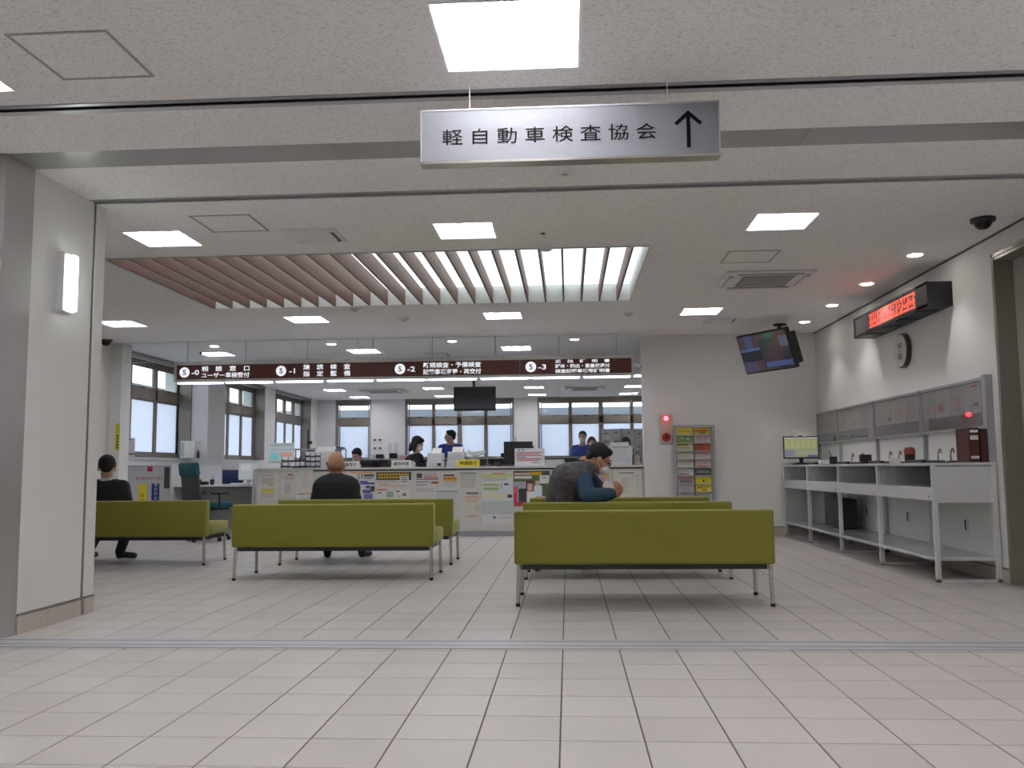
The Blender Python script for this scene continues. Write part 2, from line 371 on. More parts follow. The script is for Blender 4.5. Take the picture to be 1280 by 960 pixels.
bb = thing('baseboard_right', 'beige tile skirting along the side wall under the writing table', 'skirting', kind='structure')
y = 7.40
while y < YP - .05:
    MB().box(XR - .01, XR, y, min(y + .297, YP), 0, .105, bbm).build('tile', bb); y += .3
MB().box(XR - .012, XR, 7.40, YP, .107, .12, bbt).build('cap', bb)
bb = thing('baseboard_back', 'beige tile skirting along the foot of the white end wall', 'skirting', kind='structure')
x = 1.08
while x < XR - .05:
    MB().box(x, min(x + .297, XR - .012), YP - .01, YP, 0, .105, bbm).build('tile', bb); x += .3
MB().box(1.08, XR - .012, YP - .012, YP, .107, .12, bbt).build('cap', bb)
# room side left wall and columns
w = MB(); w.box(-7.0, -6.62, 5.9, 12.44, 0, 3.5, WALL).box(-7.2, -6.45, 12.44, 12.72, 0, C + .02, WALL)
w.box(-7.2, -6.40, 15.45, 16.25, 0, C + .02, OFFWALL).box(-7.2, XL, 19.3, 20.0, 0, C + .02, OFFWALL).box(-7.2, XL, 22.85, YB + .3, 0, C + .02, OFFWALL)
w.box(-7.2, XL, 12.7, 15.46, 0, 1.17, OFFWALL).box(-7.2, XL, 16.2, 19.3, 0, 1.17, OFFWALL).box(-7.2, XL, 20, 22.85, 0, 1.17, OFFWALL)
w.box(-7.2, -6.9, 5.9, YB + .3, C - .01, 3.5, OFFWALL)
w.box(-6.96, XL + .002, 15.42, 15.452, 1.17, C, FRAME)
w.box(-6.96, XL + .002, 19.27, 19.302, 1.17, C, FRAME).box(-6.96, XL + .002, 22.82, 22.852, 1.17, C, FRAME)
struct('wall_left', w, 'white office side wall with columns between its tall windows', 'wall')
# far wall
w = MB()
xs = [(-7.2, -6.2), (-5.25, -4.32), (-1.42, -.78), (2.55, 5.0)]
for a, b in xs: w.box(a, b, YB, YB + .3, 1.18, C - .03, OFFWALL)
w.box(-7.2, 5, YB, YB + .3, 0, 1.18, OFFWALL).box(-7.2, 5, YB, YB + .3, C - .03, 3.5, OFFWALL)
struct('wall_far', w, 'white far wall of the office between the frosted windows', 'wall')
struct('wall_office_right', MB().box(4.7, 5.0, YP, YB + .3, 0, 3.5, OFFWALL), 'white office wall hidden beyond the end wall', 'wall')
w = MB().box(-6.2, -6.0, -4.2, 4.9, 0, 3.5, WALL); struct('wall_hall_left', w, 'white hallway side wall outside the picture', 'wall')
struct('wall_hall_back', MB().box(-6.2, 3.7, -4.4, -4.2, 0, 3.5, WALL), 'white hallway wall behind the camera position', 'wall')

# window builder in local frame: x along wall, z up, facing -Y; recessed frame at y=0
def window(name, label, L, bays, loc, rz, z0=1.2, ztr=(2.14, 2.32), z1=C - .04, thick=None, fro=None):
    root = thing(name, label, 'window', loc, rz, kind='structure')
    f = MB(); fw = .05
    f.box(0, L, -.03, .04, z1 - .09, z1 + .03, FRAME).box(0, L, -.03, .04, z0 - .02, z0 + .06, FRAME).box(0, fw, -.03, .04, z0, z1, FRAME).box(L - fw, L, -.03, .04, z0, z1, FRAME)
    f.box(0, L, -.035, .04, ztr[0], ztr[1], FRAME).box(0, L, -.12, -.03, z0 - .035, z0 - .015, ALU)
    f.build('window_frame', root)
    x = fw; bw = (L - 2 * fw) / bays
    for i in range(bays):
        a = fw + i * bw; b = a + bw
        if i:
            t = thick[i - 1] if thick else .035
            MB().box(a - t, a + t, -.035, .04, z0, z1, FRAME).build('mullion', root)
        sm = MB()
        for za, zb in ((z0 + .05, ztr[0]), (ztr[1], z1 - .085)):
            e = .028
            sm.box(a + .02, b - .02, -.012, .012, za, za + e, FRAME).box(a + .02, b - .02, -.012, .012, zb - e, zb, FRAME).box(a + .02, a + .02 + e, -.012, .012, za, zb, FRAME).box(b - .02 - e, b - .02, -.012, .012, za, zb, FRAME)
        sm.box(a + bw / 2 - .05, a + bw / 2 + .05, -.03, -.01, ztr[1] + .0, ztr[1] + .02, DARK)
        sa = sm.build('sash', root)
        MB().box(a + .03, b - .03, -.003, .003, z0 + .06, ztr[0] - .01, FROST).build('frosted_pane', sa)
        MB().box(a + .03, b - .03, -.003, .003, ztr[1] + .01, z1 - .09, CLEAR).build('clear_pane', sa)
    return root
RZL = math.pi / 2   # faces +X
window('window_1', 'tall three-bay window nearest the left pillar, with clear panes above frosted ones', 2.75, 3, (-6.95, 12.72, 0), RZL)
window('window_2', 'tall window between the two office columns on the left', 3.05, 4, (-6.95, 16.22, 0), RZL)
window('window_3', 'tall window in the far corner of the left office wall', 2.85, 4, (-6.95, 20.0, 0), RZL)
window('window_4', 'narrow far window left of the wall switches', .95, 1, (-6.2, YB + .12, 0), 0)
window('window_5', 'wide four-bay far window behind the hanging screen', 2.9, 4, (-4.32, YB + .12, 0), 0, thick=[.035, .06, .035])
window('window_6', 'wide far window beside the white notice partition', 3.33, 4, (-.78, YB + .12, 0), 0, thick=[.035, .06, .035])
for i, (a, b) in enumerate(((-6.2, -5.25), (-4.32, -1.42), (-.78, 2.55))):
    m_ = MB().box(a - .001, a + .03, YB - .01, YB + .1, 1.18, C, FRAME).box(b - .03, b + .001, YB - .01, YB + .1, 1.18, C, FRAME).box(a, b, YB - .01, YB + .1, C - .05, C, FRAME).box(a, b, YB - .03, YB + .1, 1.15, 1.185, ALU)
    struct('trim_%d' % (10 + i), m_, ('taupe lining round the narrow far window', 'taupe lining round the wide middle far window', 'taupe lining round the wide right far window')[i], 'window trim')
m_ = MB().box(-6.96, XL + .03, 12.72, 15.45, 1.15, 1.18, WHITE).box(-6.96, XL + .03, 16.25, 19.3, 1.15, 1.18, WHITE).box(-6.96, XL + .03, 20, 22.85, 1.15, 1.18, WHITE)
struct('trim_13', m_, 'white window ledge running below the left windows', 'window ledge')
for k_, (a, b) in enumerate(((12.72, 15.45), (16.25, 19.3), (20, 22.85))):
    struct('trim_%d' % (14 + k_), MB().box(-6.93, XL + .01, a, b, C - .045, C - .002, FRAME).box(-6.80, -6.75, a, b, C - .07, C - .045, ALU),
        ('curtain rail box above the nearest left window', 'curtain rail box above the middle left window', 'curtain rail box above the farthest left window')[k_], 'curtain rail')
# outdoors
struct('ground', MB().box(-40, 40, -20, 60, -.3, -.2, mat((150, 152, 150), .9)), 'grey paved yard outside the windows', 'ground')
m_ = MB().box(-9, 6, 26.0, 30, 2.62, 2.72, mat((112, 114, 124), .6)).box(-9, 6, 25.95, 26.0, 2.5, 2.72, mat((130, 132, 142), .6))
for x in (-8, -4, 0, 4): m_.box(x - .06, x + .06, 27.9, 28.1, -.2, 2.62, GREYP)
struct('canopy_far', m_, 'grey flat canopy roof seen through the far upper panes', 'canopy')
struct('building_far', MB().box(-20, 16, 33, 36, -.2, 3.0, mat((150, 160, 190), .8)), 'pale blue-grey building beyond the yard', 'building')
m_ = MB()
for k_ in range(9): m_.box(-11.5, -8.2, 9 + k_ * 2, 9.06 + k_ * 2, 2.5, 2.6, GREYP)
m_.box(-8.3, -8.2, 8, 26, 2.52, 2.64, GREYP).box(-11.5, -11.4, 8, 26, 2.5, 2.62, GREYP).box(-11.6, -11.5, 8, 26, -.2, 1.9, mat((170, 176, 178), .8))
for y in (9, 13, 17, 21, 25): m_.box(-11.5, -11.4, y, y + .1, -.2, 2.5, GREYP)
struct('canopy_left', m_, 'light steel canopy frame outside the left windows', 'canopy')

# door opening in the right wall
d = thing('door_1', 'taupe steel framed doorway at the right edge beside the writing table', 'door', (XR, 0, 0), kind='structure')
MB().box(-.006, .14, 7.352, 7.375, 0, 2.64, DOORFR).box(-.006, .14, 5.85, 5.88, 0, 2.64, DOORFR).box(-.006, .14, 5.85, 7.375, 2.605, 2.64, DOORFR).box(-.012, 0, 7.36, 7.40, 0, 2.66, DOORFR).box(-.012, 0, 5.85, 7.40, 2.63, 2.66, DOORFR).build('door_frame', d)
MB().box(.14, .18, 5.88, 7.352, 0, 2.605, mat((176, 172, 164), .4)).build('door_panel', d)
hd = MB().tube([(.135, 6.05, 1.0), (.08, 6.05, 1.0), (.08, 6.2, 1.0)], .012, CHROME).build('handle', d, True)

# ---------------------------------------------------------------- ceiling fixtures
EM = mat((250, 248, 252), .5, emit=TUBE_POWER, var=0, name='lit_fluorescent_tube')
REF = mat((244, 244, 244), .35, var=.01, name='white_reflector')
def fixture(S):
    t = thing('ceiling_light', 'x', 'light', (0, 0, C), group='square fluorescent ceiling lights')
    h = S / 2; D = .09; m_ = MB()
    for a, b in ((-h, -h + .004), (h - .004, h)): m_.box(a, b, -h, h, 0, D, REF); m_.box(-h, h, a, b, 0, D, REF)
    m_.box(-h, h, -h, h, D, D + .01, REF)
    m_.build('housing', t)
    r = MB(); e = .012
    r.box(-h - e, h + e, -h - e, -h, -.004, .001, REF).box(-h - e, h + e, h, h + e, -.004, .001, REF).box(-h - e, -h, -h, h, -.004, .001, REF).box(h, h + e, -h, h, -.004, .001, REF)
    r.build('rim', t)
    p = S / 3
    rb = MB()
    for i in range(1, 3):
        x = -h + i * p; rb.add([(x - .03, -h, D), (x + .03, -h, D), (x, -h, .025), (x - .03, h, D), (x + .03, h, D), (x, h, .025)], [(0, 2, 5, 3), (1, 4, 5, 2), (0, 1, 2), (3, 5, 4)], REF)
    rb.build('reflector', t)
    for i in range(3):
        x = -h + (i + .5) * p
        MB().tube([(x, -h + .015, .045), (x, h - .015, .045)], .0155 * S / .45, EM, n=8).build('tube', t)
    return t
protos = {}
for x, y, S, lab in lights:
    lab = 'square three-tube ' + (lab or 'added unseen hallway light behind the camera')
    if S not in protos: protos[S] = fixture(S); o = protos[S]; o.location = (x, y, C); o['label'] = lab
    else: o = dup(protos[S], (x, y, C), 0, lab)
DLE = mat((255, 246, 240), .5, emit=9, var=0, name='lit_downlight_lens')
dl = None
for i, (x, y, lab) in enumerate(((3.12, 8.0, 'round downlight nearest the dome camera by the side wall'), (3.11, 9.25, 'round downlight above the near end of the red message display'), (3.11, 10.47, 'round downlight above the far end of the red message display'), (3.10, 11.65, 'round downlight behind the television in the corner'),
    (-5.27, 12.9, 'round downlight above the left end of the brown counter sign'), (-3.49, 12.9, 'round downlight above the 5-1 lettering of the brown counter sign'), (-1.67, 12.82, 'round downlight above the 5-2 lettering of the brown counter sign'), (.12, 12.86, 'round downlight above the right end of the brown counter sign'))):
    if dl is None:
        dl = thing('downlight', lab, 'light', (x, y, C), group='round ceiling downlights')
        MB().lathe([(.062, -.004), (.075, -.006), (.08, 0), (.062, 0)], REF, 28).build('trim_ring', dl, True)
        MB().lathe([(.058, -.0085), (.060, -.0062)], DLE, 28).build('lens', dl)
    else: dup(dl, (x, y, C), 0, lab)
    sp = bpy.data.lights.new('downlight_beam', 'SPOT'); sp.energy = SPOT_POWER; sp.spot_size = math.radians(92); sp.spot_blend = .55; sp.shadow_soft_size = .04; sp.color = (1, .98, .95)
    so = bpy.data.objects.new('downlight_beam', sp); COL.objects.link(so); so.location = (x, y, C - .02)

# hatches
hatch = None
for x, y, lab in ((-2.155, 3.72, 'square ceiling access hatch in the hallway near the left edge'), (-2.53, 6.44, 'square ceiling access hatch beside the light nearest the left pillar'), (1.65, 7.92, 'square ceiling access hatch above the cassette air conditioner')):
    if hatch is None:
        hatch = thing('ceiling_hatch', lab, 'hatch', (x, y, C), group='ceiling access hatches'); h = .225
        m_ = MB(); g = mat((168, 170, 168), .5, .2)
        for q in ((-h, h, -h, -h + .012), (-h, h, h - .012, h), (-h, -h + .012, -h, h), (h - .012, h, -h, h)): m_.box(*q, -.005, .0, g)
        m_.build('frame', hatch); MB().box(-h + .016, h - .016, -h + .016, h - .016, -.003, .0, CEIL).build('panel', hatch)
    else: dup(hatch, (x, y, C), 0, lab)
vent = None
for x, y, lab in ((-1.99, 6.84, 'square slot air diffuser between the hatch and the wooden louvres'), (1.98, 11.38, 'square slot air diffuser in front of the television'), (-2.1, 14.3, 'square slot air diffuser behind the smoke screen glass')):
    if vent is None:
        vent = thing('air_diffuser', lab, 'vent', (x, y, C), group='square slot air diffusers')
        MB().box(-.21, .21, -.21, .21, -.008, 0, WHITE).build('frame', vent)
        MB().box(-.165, .165, .15, .175, -.0095, -.007, BLACK).box(.15, .175, -.10, .165, -.0095, -.007, BLACK).build('slot', vent)
        MB().rbox(-.145, .145, -.16, .14, -.02, -.006, .006, WHITE).build('cover', vent)
    else: dup(vent, (x, y, C), 0, lab)
ac = None
for x, y, rz, sc, lab in ((1.98, 8.86, 0, 1, 'four-way cassette air conditioner in front of the television'), (-4.33, 20.7, 0, 1.3, 'four-way cassette air conditioner in the office left of the hanging screen'), (.42, 20.8, 0, 1.1, 'four-way cassette air conditioner in the office right of the hanging screen')):
    if ac is None:
        ac = thing('air_conditioner', lab, 'air conditioner', (x, y, C), group='cassette air conditioners')
        MB().rbox(-.43, .43, -.36, .36, -.03, .004, .02, WHITE).build('panel', ac, True)
        MB().box(-.25, .25, -.25, .25, -.036, -.029, mat((150, 148, 144), .6)).build('grille', ac)
        for k_ in range(7): MB().box(-.24, .24, -.235 + k_ * .07, -.205 + k_ * .07, -.042, -.035, GREYP).build('slat', ac)
        for sx_, sy_, w_, h_ in ((0, .315, .62, .035), (0, -.315, .62, .035), (.365, 0, .035, .5), (-.365, 0, .035, .5)):
            MB().box(sx_ - w_ / 2, sx_ + w_ / 2, sy_ - h_ / 2, sy_ + h_ / 2, -.034, -.028, BLACK).box(sx_ - w_ / 2, sx_ + w_ / 2, sy_ - h_ / 2 + .008, sy_ + h_ / 2 - .012, -.045, -.03, WHITE).build('outlet_flap', ac)
    else: dup(ac, (x, y, C), rz, lab, (sc, 1, 1))
det = None
for x, y, lab in ((.007, 5.446, 'round smoke detector behind the arrow sign on the opening soffit'), (-.16, 7.40, 'round smoke detector at the edge of the louvre recess'), (-2.01, 10.8, 'round flat ceiling speaker beyond the louvres'), (.76, 10.72, 'round ceiling detector left of the light before the white wall'), (-2.44, 10.05, 'round ceiling detector touching the left louvres far edge'), (-2.9, 13.9, 'round ceiling detector above the smoke screen glass')):
    if det is None:
        det = thing('smoke_detector', lab, 'detector', (x, y, C), group='round ceiling detectors')
        MB().lathe([(.03, -.032), (.045, -.03), (.056, -.014), (.06, 0)], WHITE, 24).build('body', det, True)
        MB().lathe([(.018, -.036), (.022, -.031)], GREYP, 16).build('lens', det)
    else: dup(det, (x, y, C), 0, lab)
t = thing('sensor', 'small white ceiling sensor with dark lens right of the middle room light', 'sensor', (-.17, 6.91, C))
MB().lathe([(.035, -.012), (.045, 0)], WHITE, 20).build('body', t, True); MB().lathe([(.015, -.02), (.018, -.011)], BLACK, 16).build('lens', t, True)
dome = None
for x, y, lab in ((3.19, 6.85, 'black dome camera above the doorway at the right'), (-6.52, 12.1, 'dark dome camera in front of the left column')):
    if dome is None:
        dome = thing('dome_camera', lab, 'camera', (x, y, C), group='black dome cameras')
        MB().lathe([(.085, -.028), (.09, -.02), (.09, 0)], mat((52, 52, 54), .4), 28).build('base', dome, True)
        MB().lathe([(.012, -.085), (.035, -.078), (.055, -.06), (.065, -.035), (.066, -.025)], mat((18, 18, 20), .12), 28).build('dome', dome, True)
    else: dup(dome, (x, y, C), 0, lab)
sc_ = None
for x, y, lab in ((-5.62, 13.15, 'small white bullet camera under the ceiling behind the 5-0 sign'), (1.02, 12.75, 'small bullet camera at the corner of the white end wall'), (-.9, 15.2, 'small bullet camera above the brown sign near its right end')):
    if sc_ is None:
        sc_ = thing('bullet_camera', lab, 'camera', (x, y, C), group='small bullet cameras')
        MB().tube([(0, 0, 0), (0, 0, -.05)], .012, WHITE, 8).build('stem', sc_, True)
        MB().tube([(-.05, .03, -.05), (.05, -.03, -.075)], .024, WHITE, 12).build('body', sc_, True)
        MB().tube([(.05, -.03, -.075), (.062, -.037, -.078)], .02, BLACK, 12).build('lens', sc_, True)
    else: dup(sc_, (x, y, C - (.35 if x > 0 else 0)), 0, lab)

# ---------------------------------------------------------------- louvred light recess
x0, x1, y0, y1 = LV; D = .19
t = thing('louvre_ceiling', 'long recessed light panel crossed by red-brown wooden fins above the benches', 'ceiling feature', (0, 0, C))
BOXW = mat((236, 238, 238), .5, var=.01)
m_ = MB().box(x0 - .02, x0, y0 - .02, y1 + .02, 0, D + .02, BOXW).box(x1, x1 + .02, y0 - .02, y1 + .02, 0, D + .02, BOXW).box(x0, x1, y0 - .02, y0, 0, D + .02, BOXW).box(x0, x1, y1, y1 + .02, 0, D + .02, BOXW)
m_.build('recess', t)
MB().box(x0, x1, y0, y1, D, D + .02, mat((226, 240, 240), .6, emit=.42, var=0, name='backlit_panel')).build('light_panel', t)
m_ = MB().box(x0 - .04, x0 + .005, y0, y1 + .03, -.012, 0, WHITE).box(x1 - .002, x1 + .02, y0, y1 + .02, -.006, 0, WHITE).box(x0, x1, y1 - .002, y1 + .02, -.006, 0, WHITE).box(x0, x1, y0 - .02, y0 + .003, -.006, 0, GREYP)
m_.build('rim', t)
fin = MB().box(-.009, .009, y0 + .004, y1 - .004, -.006, .165, FIN).mesh('slat')
n = 24
for i in range(n):
    o = bpy.data.objects.new('slat', fin); COL.objects.link(o); o.parent = t; o.location = (.578 - i * (.578 + 4.047) / (n - 1) * .998, 0, 0)

# ---------------------------------------------------------------- smoke curtain glass + counter sign
t = thing('smoke_screen', 'clear hanging glass smoke screen above the brown counter sign', 'glass screen', (0, 12.42, 0))
MB().box(-6.4, 1.06, -.004, .004, 2.53, C, SMOKE).build('glass', t)
MB().box(-6.4, 1.06, -.010, .010, C - .008, C, WHITE).box(-6.4, 1.06, -.006, .006, 2.524, 2.532, ALU).build('rail', t)
for x in (-5.48, -3.9, -2.98, -1.95, -1.01, .05): MB().box(x - .003, x + .003, -.005, .005, 2.532, C - .008, mat((210, 214, 214), .4)).build('joint', t)
SG = mat((190, 190, 182), .45, .2)
t = thing('counter_sign', 'long brown hanging sign with white numbered circles and window headings', 'sign', (0, 12.35, 0))
MB().box(-5.63, .93, .0, .09, 2.222, 2.512, SG).build('frame', t)
m_ = MB()
for a, b in ((-5.585, -2.13), (-2.127, -.655), (-.652, .90)): MB().box(a, b, -.006, 0, 2.262, 2.468, SIGNWOOD).build('board', t)
for x in (-5.45, -4.6, -3.7, -2.75, -1.9, -1.0, -.1, .7): MB().tube([(x, .05, 2.512), (x, .05, C)], .006, ALU, 8).build('rod', t)
BAR = mat((214, 226, 255), .5, emit=1.6, var=0, name='lit_led_bar')
bars = (-5.572, -4.926, -4.868, -4.203, -4.134, -3.474, -3.393, -2.75, -2.681, -2.009, -1.929, -1.273, -1.205, -.54, -.48, .18, .24, .881)
for i in range(0, 18, 2): MB().box(bars[i], bars[i + 1], .0, .08, 2.200, 2.2215, BAR).build('light_bar', t)
LW = mat((232, 236, 242), .5, emit=.22, var=0, name='emissive_white')  # white for discs and lettering, given a weak emission
LK = mat((30, 30, 36), .5, var=0)
def circle(cx, cz, r, material, parent, name, y=-.008, n=32):
    MB().add([(cx + r * math.cos(2 * math.pi * k / n), y, cz + r * math.sin(2 * math.pi * k / n)) for k in range(n)], [tuple(range(n))], material).build(name, parent)
def head(px, num, lines):
    circle(px, 2.365, .075, LW, t, 'number_disc')
    text('5', px, 2.365, .05, .075, LK, t, -.0095, bold=.02)
    text('-' + num, px + .16, 2.362, .085 if num == '1' else .11, .075, LW, t, -.008, bold=.02)
    for s_, cx, cz, w_, h_ in lines: text(s_, cx, cz, w_, h_, LW, t, -.008, bold=.018)
head(-5.47, '0', (('相　談　窓　口', -4.87, 2.413, .70, .078), ('ユーザー車検受付', -4.87, 2.318, .70, .078)))
head(-4.06, '1', (('継　続　検　査', -3.40, 2.413, .68, .078), ('指　定　整　備', -3.40, 2.318, .68, .078)))
head(-2.35, '2', (('新規検査・予備検査', -1.61, 2.413, .82, .078), ('記載事項変更・再交付', -1.61, 2.318, .82, .078)))
head(-.50, '3', (('返　納　証　明　書', .22, 2.437, .76, .048), ('解体・輸出・重量税還付', .22, 2.370, .76, .056), ('検査記録事項等証明書', .22, 2.300, .76, .056)))

# hallway sign with arrow
SIL = mat((124, 126, 133), .6, 0, var=.02, name='brushed_silver_sign')
t = thing('hanging_sign', 'silver hanging box sign with black lettering and an upward arrow', 'sign', (0, 4.1, 0))
MB().rbox(-.68, .733, 0, .07, 2.412, 2.668, .004, SIL, seg=1).build('panel', t)
MB().box(-.684, .737, -.003, .073, 2.404, 2.416, CHROME).box(-.684, .737, -.003, .073, 2.664, 2.672, GREYP).box(.731, .737, -.003, .073, 2.41, 2.67, GREYP).box(-.684, -.678, -.003, .073, 2.41, 2.67, GREYP).build('edge', t)
for x in (-.45, .5): MB().tube([(x, .035, 2.668), (x, .035, C)], .0025, WHITE).build('wire', t, True)
INK = mat((22, 17, 19), .8, var=0, spec=.1)
text('軽 自 動 車 検 査 協 会', -.068, 2.533, 1.02, .078, INK, t, -.0022, bold=.0035, name='lettering')
ar = MB(); a = -.0015
ar.box(.581, .599, -.0025, -.0005, 2.447, 2.605, INK)
for sgn in (-1, 1):
    ar.add([(.59, a, 2.628), (.59, a, 2.603), (.59 + sgn * .053, a, 2.556), (.59 + sgn * .066, a, 2.568)], [(0, 1, 2, 3)], INK)
ar.build('arrow', t)

# pillar wall lamp
t = thing('wall_lamp', 'slim vertical lit tube lamp on the side of the left pillar', 'lamp', (-3.265, 5.49, 0))
MB().box(0, .05, -.07, .06, 1.985, 2.365, LIGHTG).build('housing', t)
MB().rbox(.05, .085, -.015, .045, 1.99, 2.36, .012, mat((246, 255, 246), .5, emit=4, var=0, name='lit_lamp_cover')).build('lamp_cover', t, True)

# ---------------------------------------------------------------- benches
def bench():
    t = thing('bench', 'x', 'bench', group='olive green upholstered waiting benches')
    W = .89
    MB().rbox(-W, W, 0, .115, .287, .655, .018, GREEN, seg=4).build('backrest', t, True)
    MB().rbox(-W, W, .112, .62, .300, .425, .02, GREEN, seg=4).build('seat', t, True)
    MB().box(-.84, .84, .03, .58, .252, .298, mat((34, 36, 40), .5)).build('seat_frame', t)
    for sx_ in (-1, 1):
        for y_, d_ in ((.045, -.015), (.575, .015)):
            l = MB().tube([(sx_ * .862, y_, .30), (sx_ * .863, y_ + d_ * .2, .2), (sx_ * .868, y_ + d_, .018)], .0145, CHROME, 12).build('leg', t, True)
            MB().tube([(sx_ * .868, y_ + d_, .022), (sx_ * .869, y_ + d_ * 1.03, 0)], .016, RUBBER, 12).build('foot', l, True)
    return t
b0 = bench()
for i, (x, y, lab) in enumerate(((.508, 6.22, 'olive green bench in front of all others, right of the middle, empty'), (.495, 7.70, 'olive green bench on which the man in the grey vest sits'), (.50, 8.93, 'olive green bench right of the middle, nearest the counter'),
    (-2.055, 7.67, 'olive green bench left of the middle, nearer row, empty'), (-2.045, 8.88, 'olive green bench on which the bald man in black sits'), (-4.575, 8.9, 'olive green bench half hidden by the left pillar'))):
    if i == 0: b0.location = (x, y, 0); b0['label'] = lab
    else: dup(b0, (x, y, 0), 0, lab)
# ---------------------------------------------------------------- service counter
SHEET = mat((206, 204, 198), .6, var=.02)
t = thing('service_counter', 'long white service counter with a dark line under its top and posters on its front', 'counter', (0, YP, 0))
CW = mat((204, 202, 198), .5, var=.02)
MB().box(-3.66, 1.065, -.02, .62, .957, .985, mat((206, 204, 200), .35)).build('worktop', t)
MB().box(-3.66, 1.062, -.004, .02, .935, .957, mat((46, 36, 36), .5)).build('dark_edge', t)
for a, b in ((-3.66, -2.20), (-2.197, -.72), (-.717, 1.062)): MB().box(a, b, .0, .03, .075, .935, CW).build('panel', t)
MB().box(-3.66, 1.062, .03, .60, .0, .935, CW).box(-3.66, 1.062, .03, .06, 0, .075, mat((150, 150, 152), .4, .4)).build('body', t)
MB().box(-3.66, 1.062, .028, .034, 0, .072, ALU).build('kick_plate', t)
t = thing('counter_end_unit', 'plain white left end unit of the counter carrying the scanner and trays', 'counter', (0, YP, 0))
MB().box(-4.51, -3.664, -.02, .62, .955, .985, mat((206, 204, 200), .35)).build('worktop', t)
MB().box(-4.50, -3.664, 0, .6, .07, .955, CW).build('body', t)
MB().box(-4.50, -3.664, .03, .6, 0, .07, GREYP).build('kick_plate', t)

def lines(u0, v0, u1, v1, n, col, fill=.5, ragged=.25):
    out = []; h = (v1 - v0) / n
    for i in range(n):
        e = u1 - (random.random() * ragged * (u1 - u0))
        out.append((u0, v0 + i * h, e, v0 + i * h + h * fill, col))
    return out
def words(u0, v0, u1, v1, n, rows, col, fill=.55):
    out = []; w_ = (u1 - u0) / n; h = (v1 - v0) / rows
    for j in range(rows):
        for i in range(n): out.append((u0 + i * w_, v0 + j * h, u0 + i * w_ + w_ * .78, v0 + j * h + h * fill, col))
    return out
def sheet_mesh(mb, W, Hh, base, marks, th=.003):
    mb.box(0, W, -th, 0, -Hh, 0, mat(base, .6, var=.02))
    for k_, (a, b, c, d_, col) in enumerate(marks):
        y = -th - .0006 - .0004 * k_ / max(1, len(marks))
        mb.quad((a * W, y, -b * Hh), (a * W, y, -d_ * Hh), (c * W, y, -d_ * Hh), (c * W, y, -b * Hh), mat(col, .6, var=0))
    return mb
def sheet(name, label, cat, group, loc, rz, W, Hh, base, marks, tilt=0):
    o = sheet_mesh(MB(), W, Hh, base, marks).build(name); o.location = loc; o.rotation_euler = (tilt, 0, rz)
    return tag(o, label, cat, group)
RED = (196, 60, 60); YEL = (214, 206, 40); BLU = (60, 84, 150); DKT = (90, 90, 96); LGT = (168, 168, 166); ORG = (220, 160, 50); GRN = (120, 160, 90)
def poster(x0, x1, z0, z1, label, base, marks, y=YP - .004): return sheet('poster', label, 'poster', 'posters on the counter front', (x0, y, z1), 0, x1 - x0, z1 - z0, base, marks)
poster(-4.47, -4.17, .53, .93, 'white notice with red heading and yellow highlights at the counter left end', (214, 212, 206),
    words(.2, .10, .8, .17, 4, 1, (226, 150, 146)) + lines(.15, .22, .82, .46, 5, LGT) + [(.52, .44, .80, .50, YEL), (.18, .60, .82, .66, YEL), (.12, .68, .80, .73, YEL)] + lines(.15, .77, .8, .95, 3, (200, 180, 176)))
poster(-4.14, -3.87, .55, .93, 'white sheet with red title and pale flow chart beside the yellow-marked notice', (212, 209, 200),
    [(.38, .08, .66, .13, RED)] + lines(.15, .18, .8, .30, 3, LGT) + [(.25, .4, .55, .8, (196, 200, 196))] + lines(.2, .45, .6, .8, 6, (176, 180, 178)))
poster(-3.865, -3.67, .55, .95, 'narrow white notice left of the bald man with small red title', (212, 209, 200),
    [(.3, .1, .7, .14, (220, 150, 140))] + lines(.15, .2, .8, .6, 7, (194, 194, 190)) + [(.1, .82, .7, .88, (160, 160, 158))])
poster(-3.12, -2.76, .50, .92, 'poster with dark digits and blue figures right of the bald man', (202, 200, 200),
    [(0, 0, .9, .04, ORG), (.1, .24, .35, .75, (150, 150, 160)), (.55, .08, .95, .16, DKT), (.55, .18, .9, .24, (150, 150, 160)), (.4, .3, .7, .42, (96, 92, 160)), (.66, .36, .98, .42, (50, 56, 130)), (.62, .46, .78, .56, DKT), (.8, .48, .98, .66, (70, 60, 64)), (.5, .6, .85, .72, (88, 90, 140)), (.55, .74, .9, .92, (110, 110, 160))])
text('23', -2.98, .86, .085, .06, mat((40, 40, 44), .5, var=0), bpy.data.objects[[o.name for o in bpy.data.objects if o.name.startswith('poster')][-1]], 0)
ob = bpy.data.objects[[o.name for o in bpy.data.objects if o.name.startswith('poster')][-1]]
tx = ob.children[0]; tx.location = (3.12, -.0055, -.92)
poster(-2.745, -2.24, .50, .915, 'poster with a gold lettered dark green banner across its top', (206, 203, 196),
    [(0, 0, 1, .27, (60, 74, 56))] + words(.05, .04, .95, .25, 11, 2, (206, 158, 48), .7) + [(.68, .13, .93, .40, (214, 216, 214))] + words(.72, .16, .9, .38, 3, 3, DKT) + lines(.03, .33, .33, .40, 2, LGT) + lines(.4, .31, .62, .35, 1, (120, 130, 120)) + [(.1, .43, .4, .46, (190, 140, 60))] + lines(.42, .45, .95, .52, 2, (220, 160, 156)) + [(.02, .58, .32, .66, (206, 66, 70)), (.02, .62, .98, .98, (214, 214, 210)), (.05, .68, .15, .72, DKT), (.30, .66, .50, .86, (150, 170, 150)), (.56, .64, .68, .68, DKT), (.76, .72, .86, .82, (110, 116, 96)), (.58, .78, .7, .86, (200, 200, 130))])
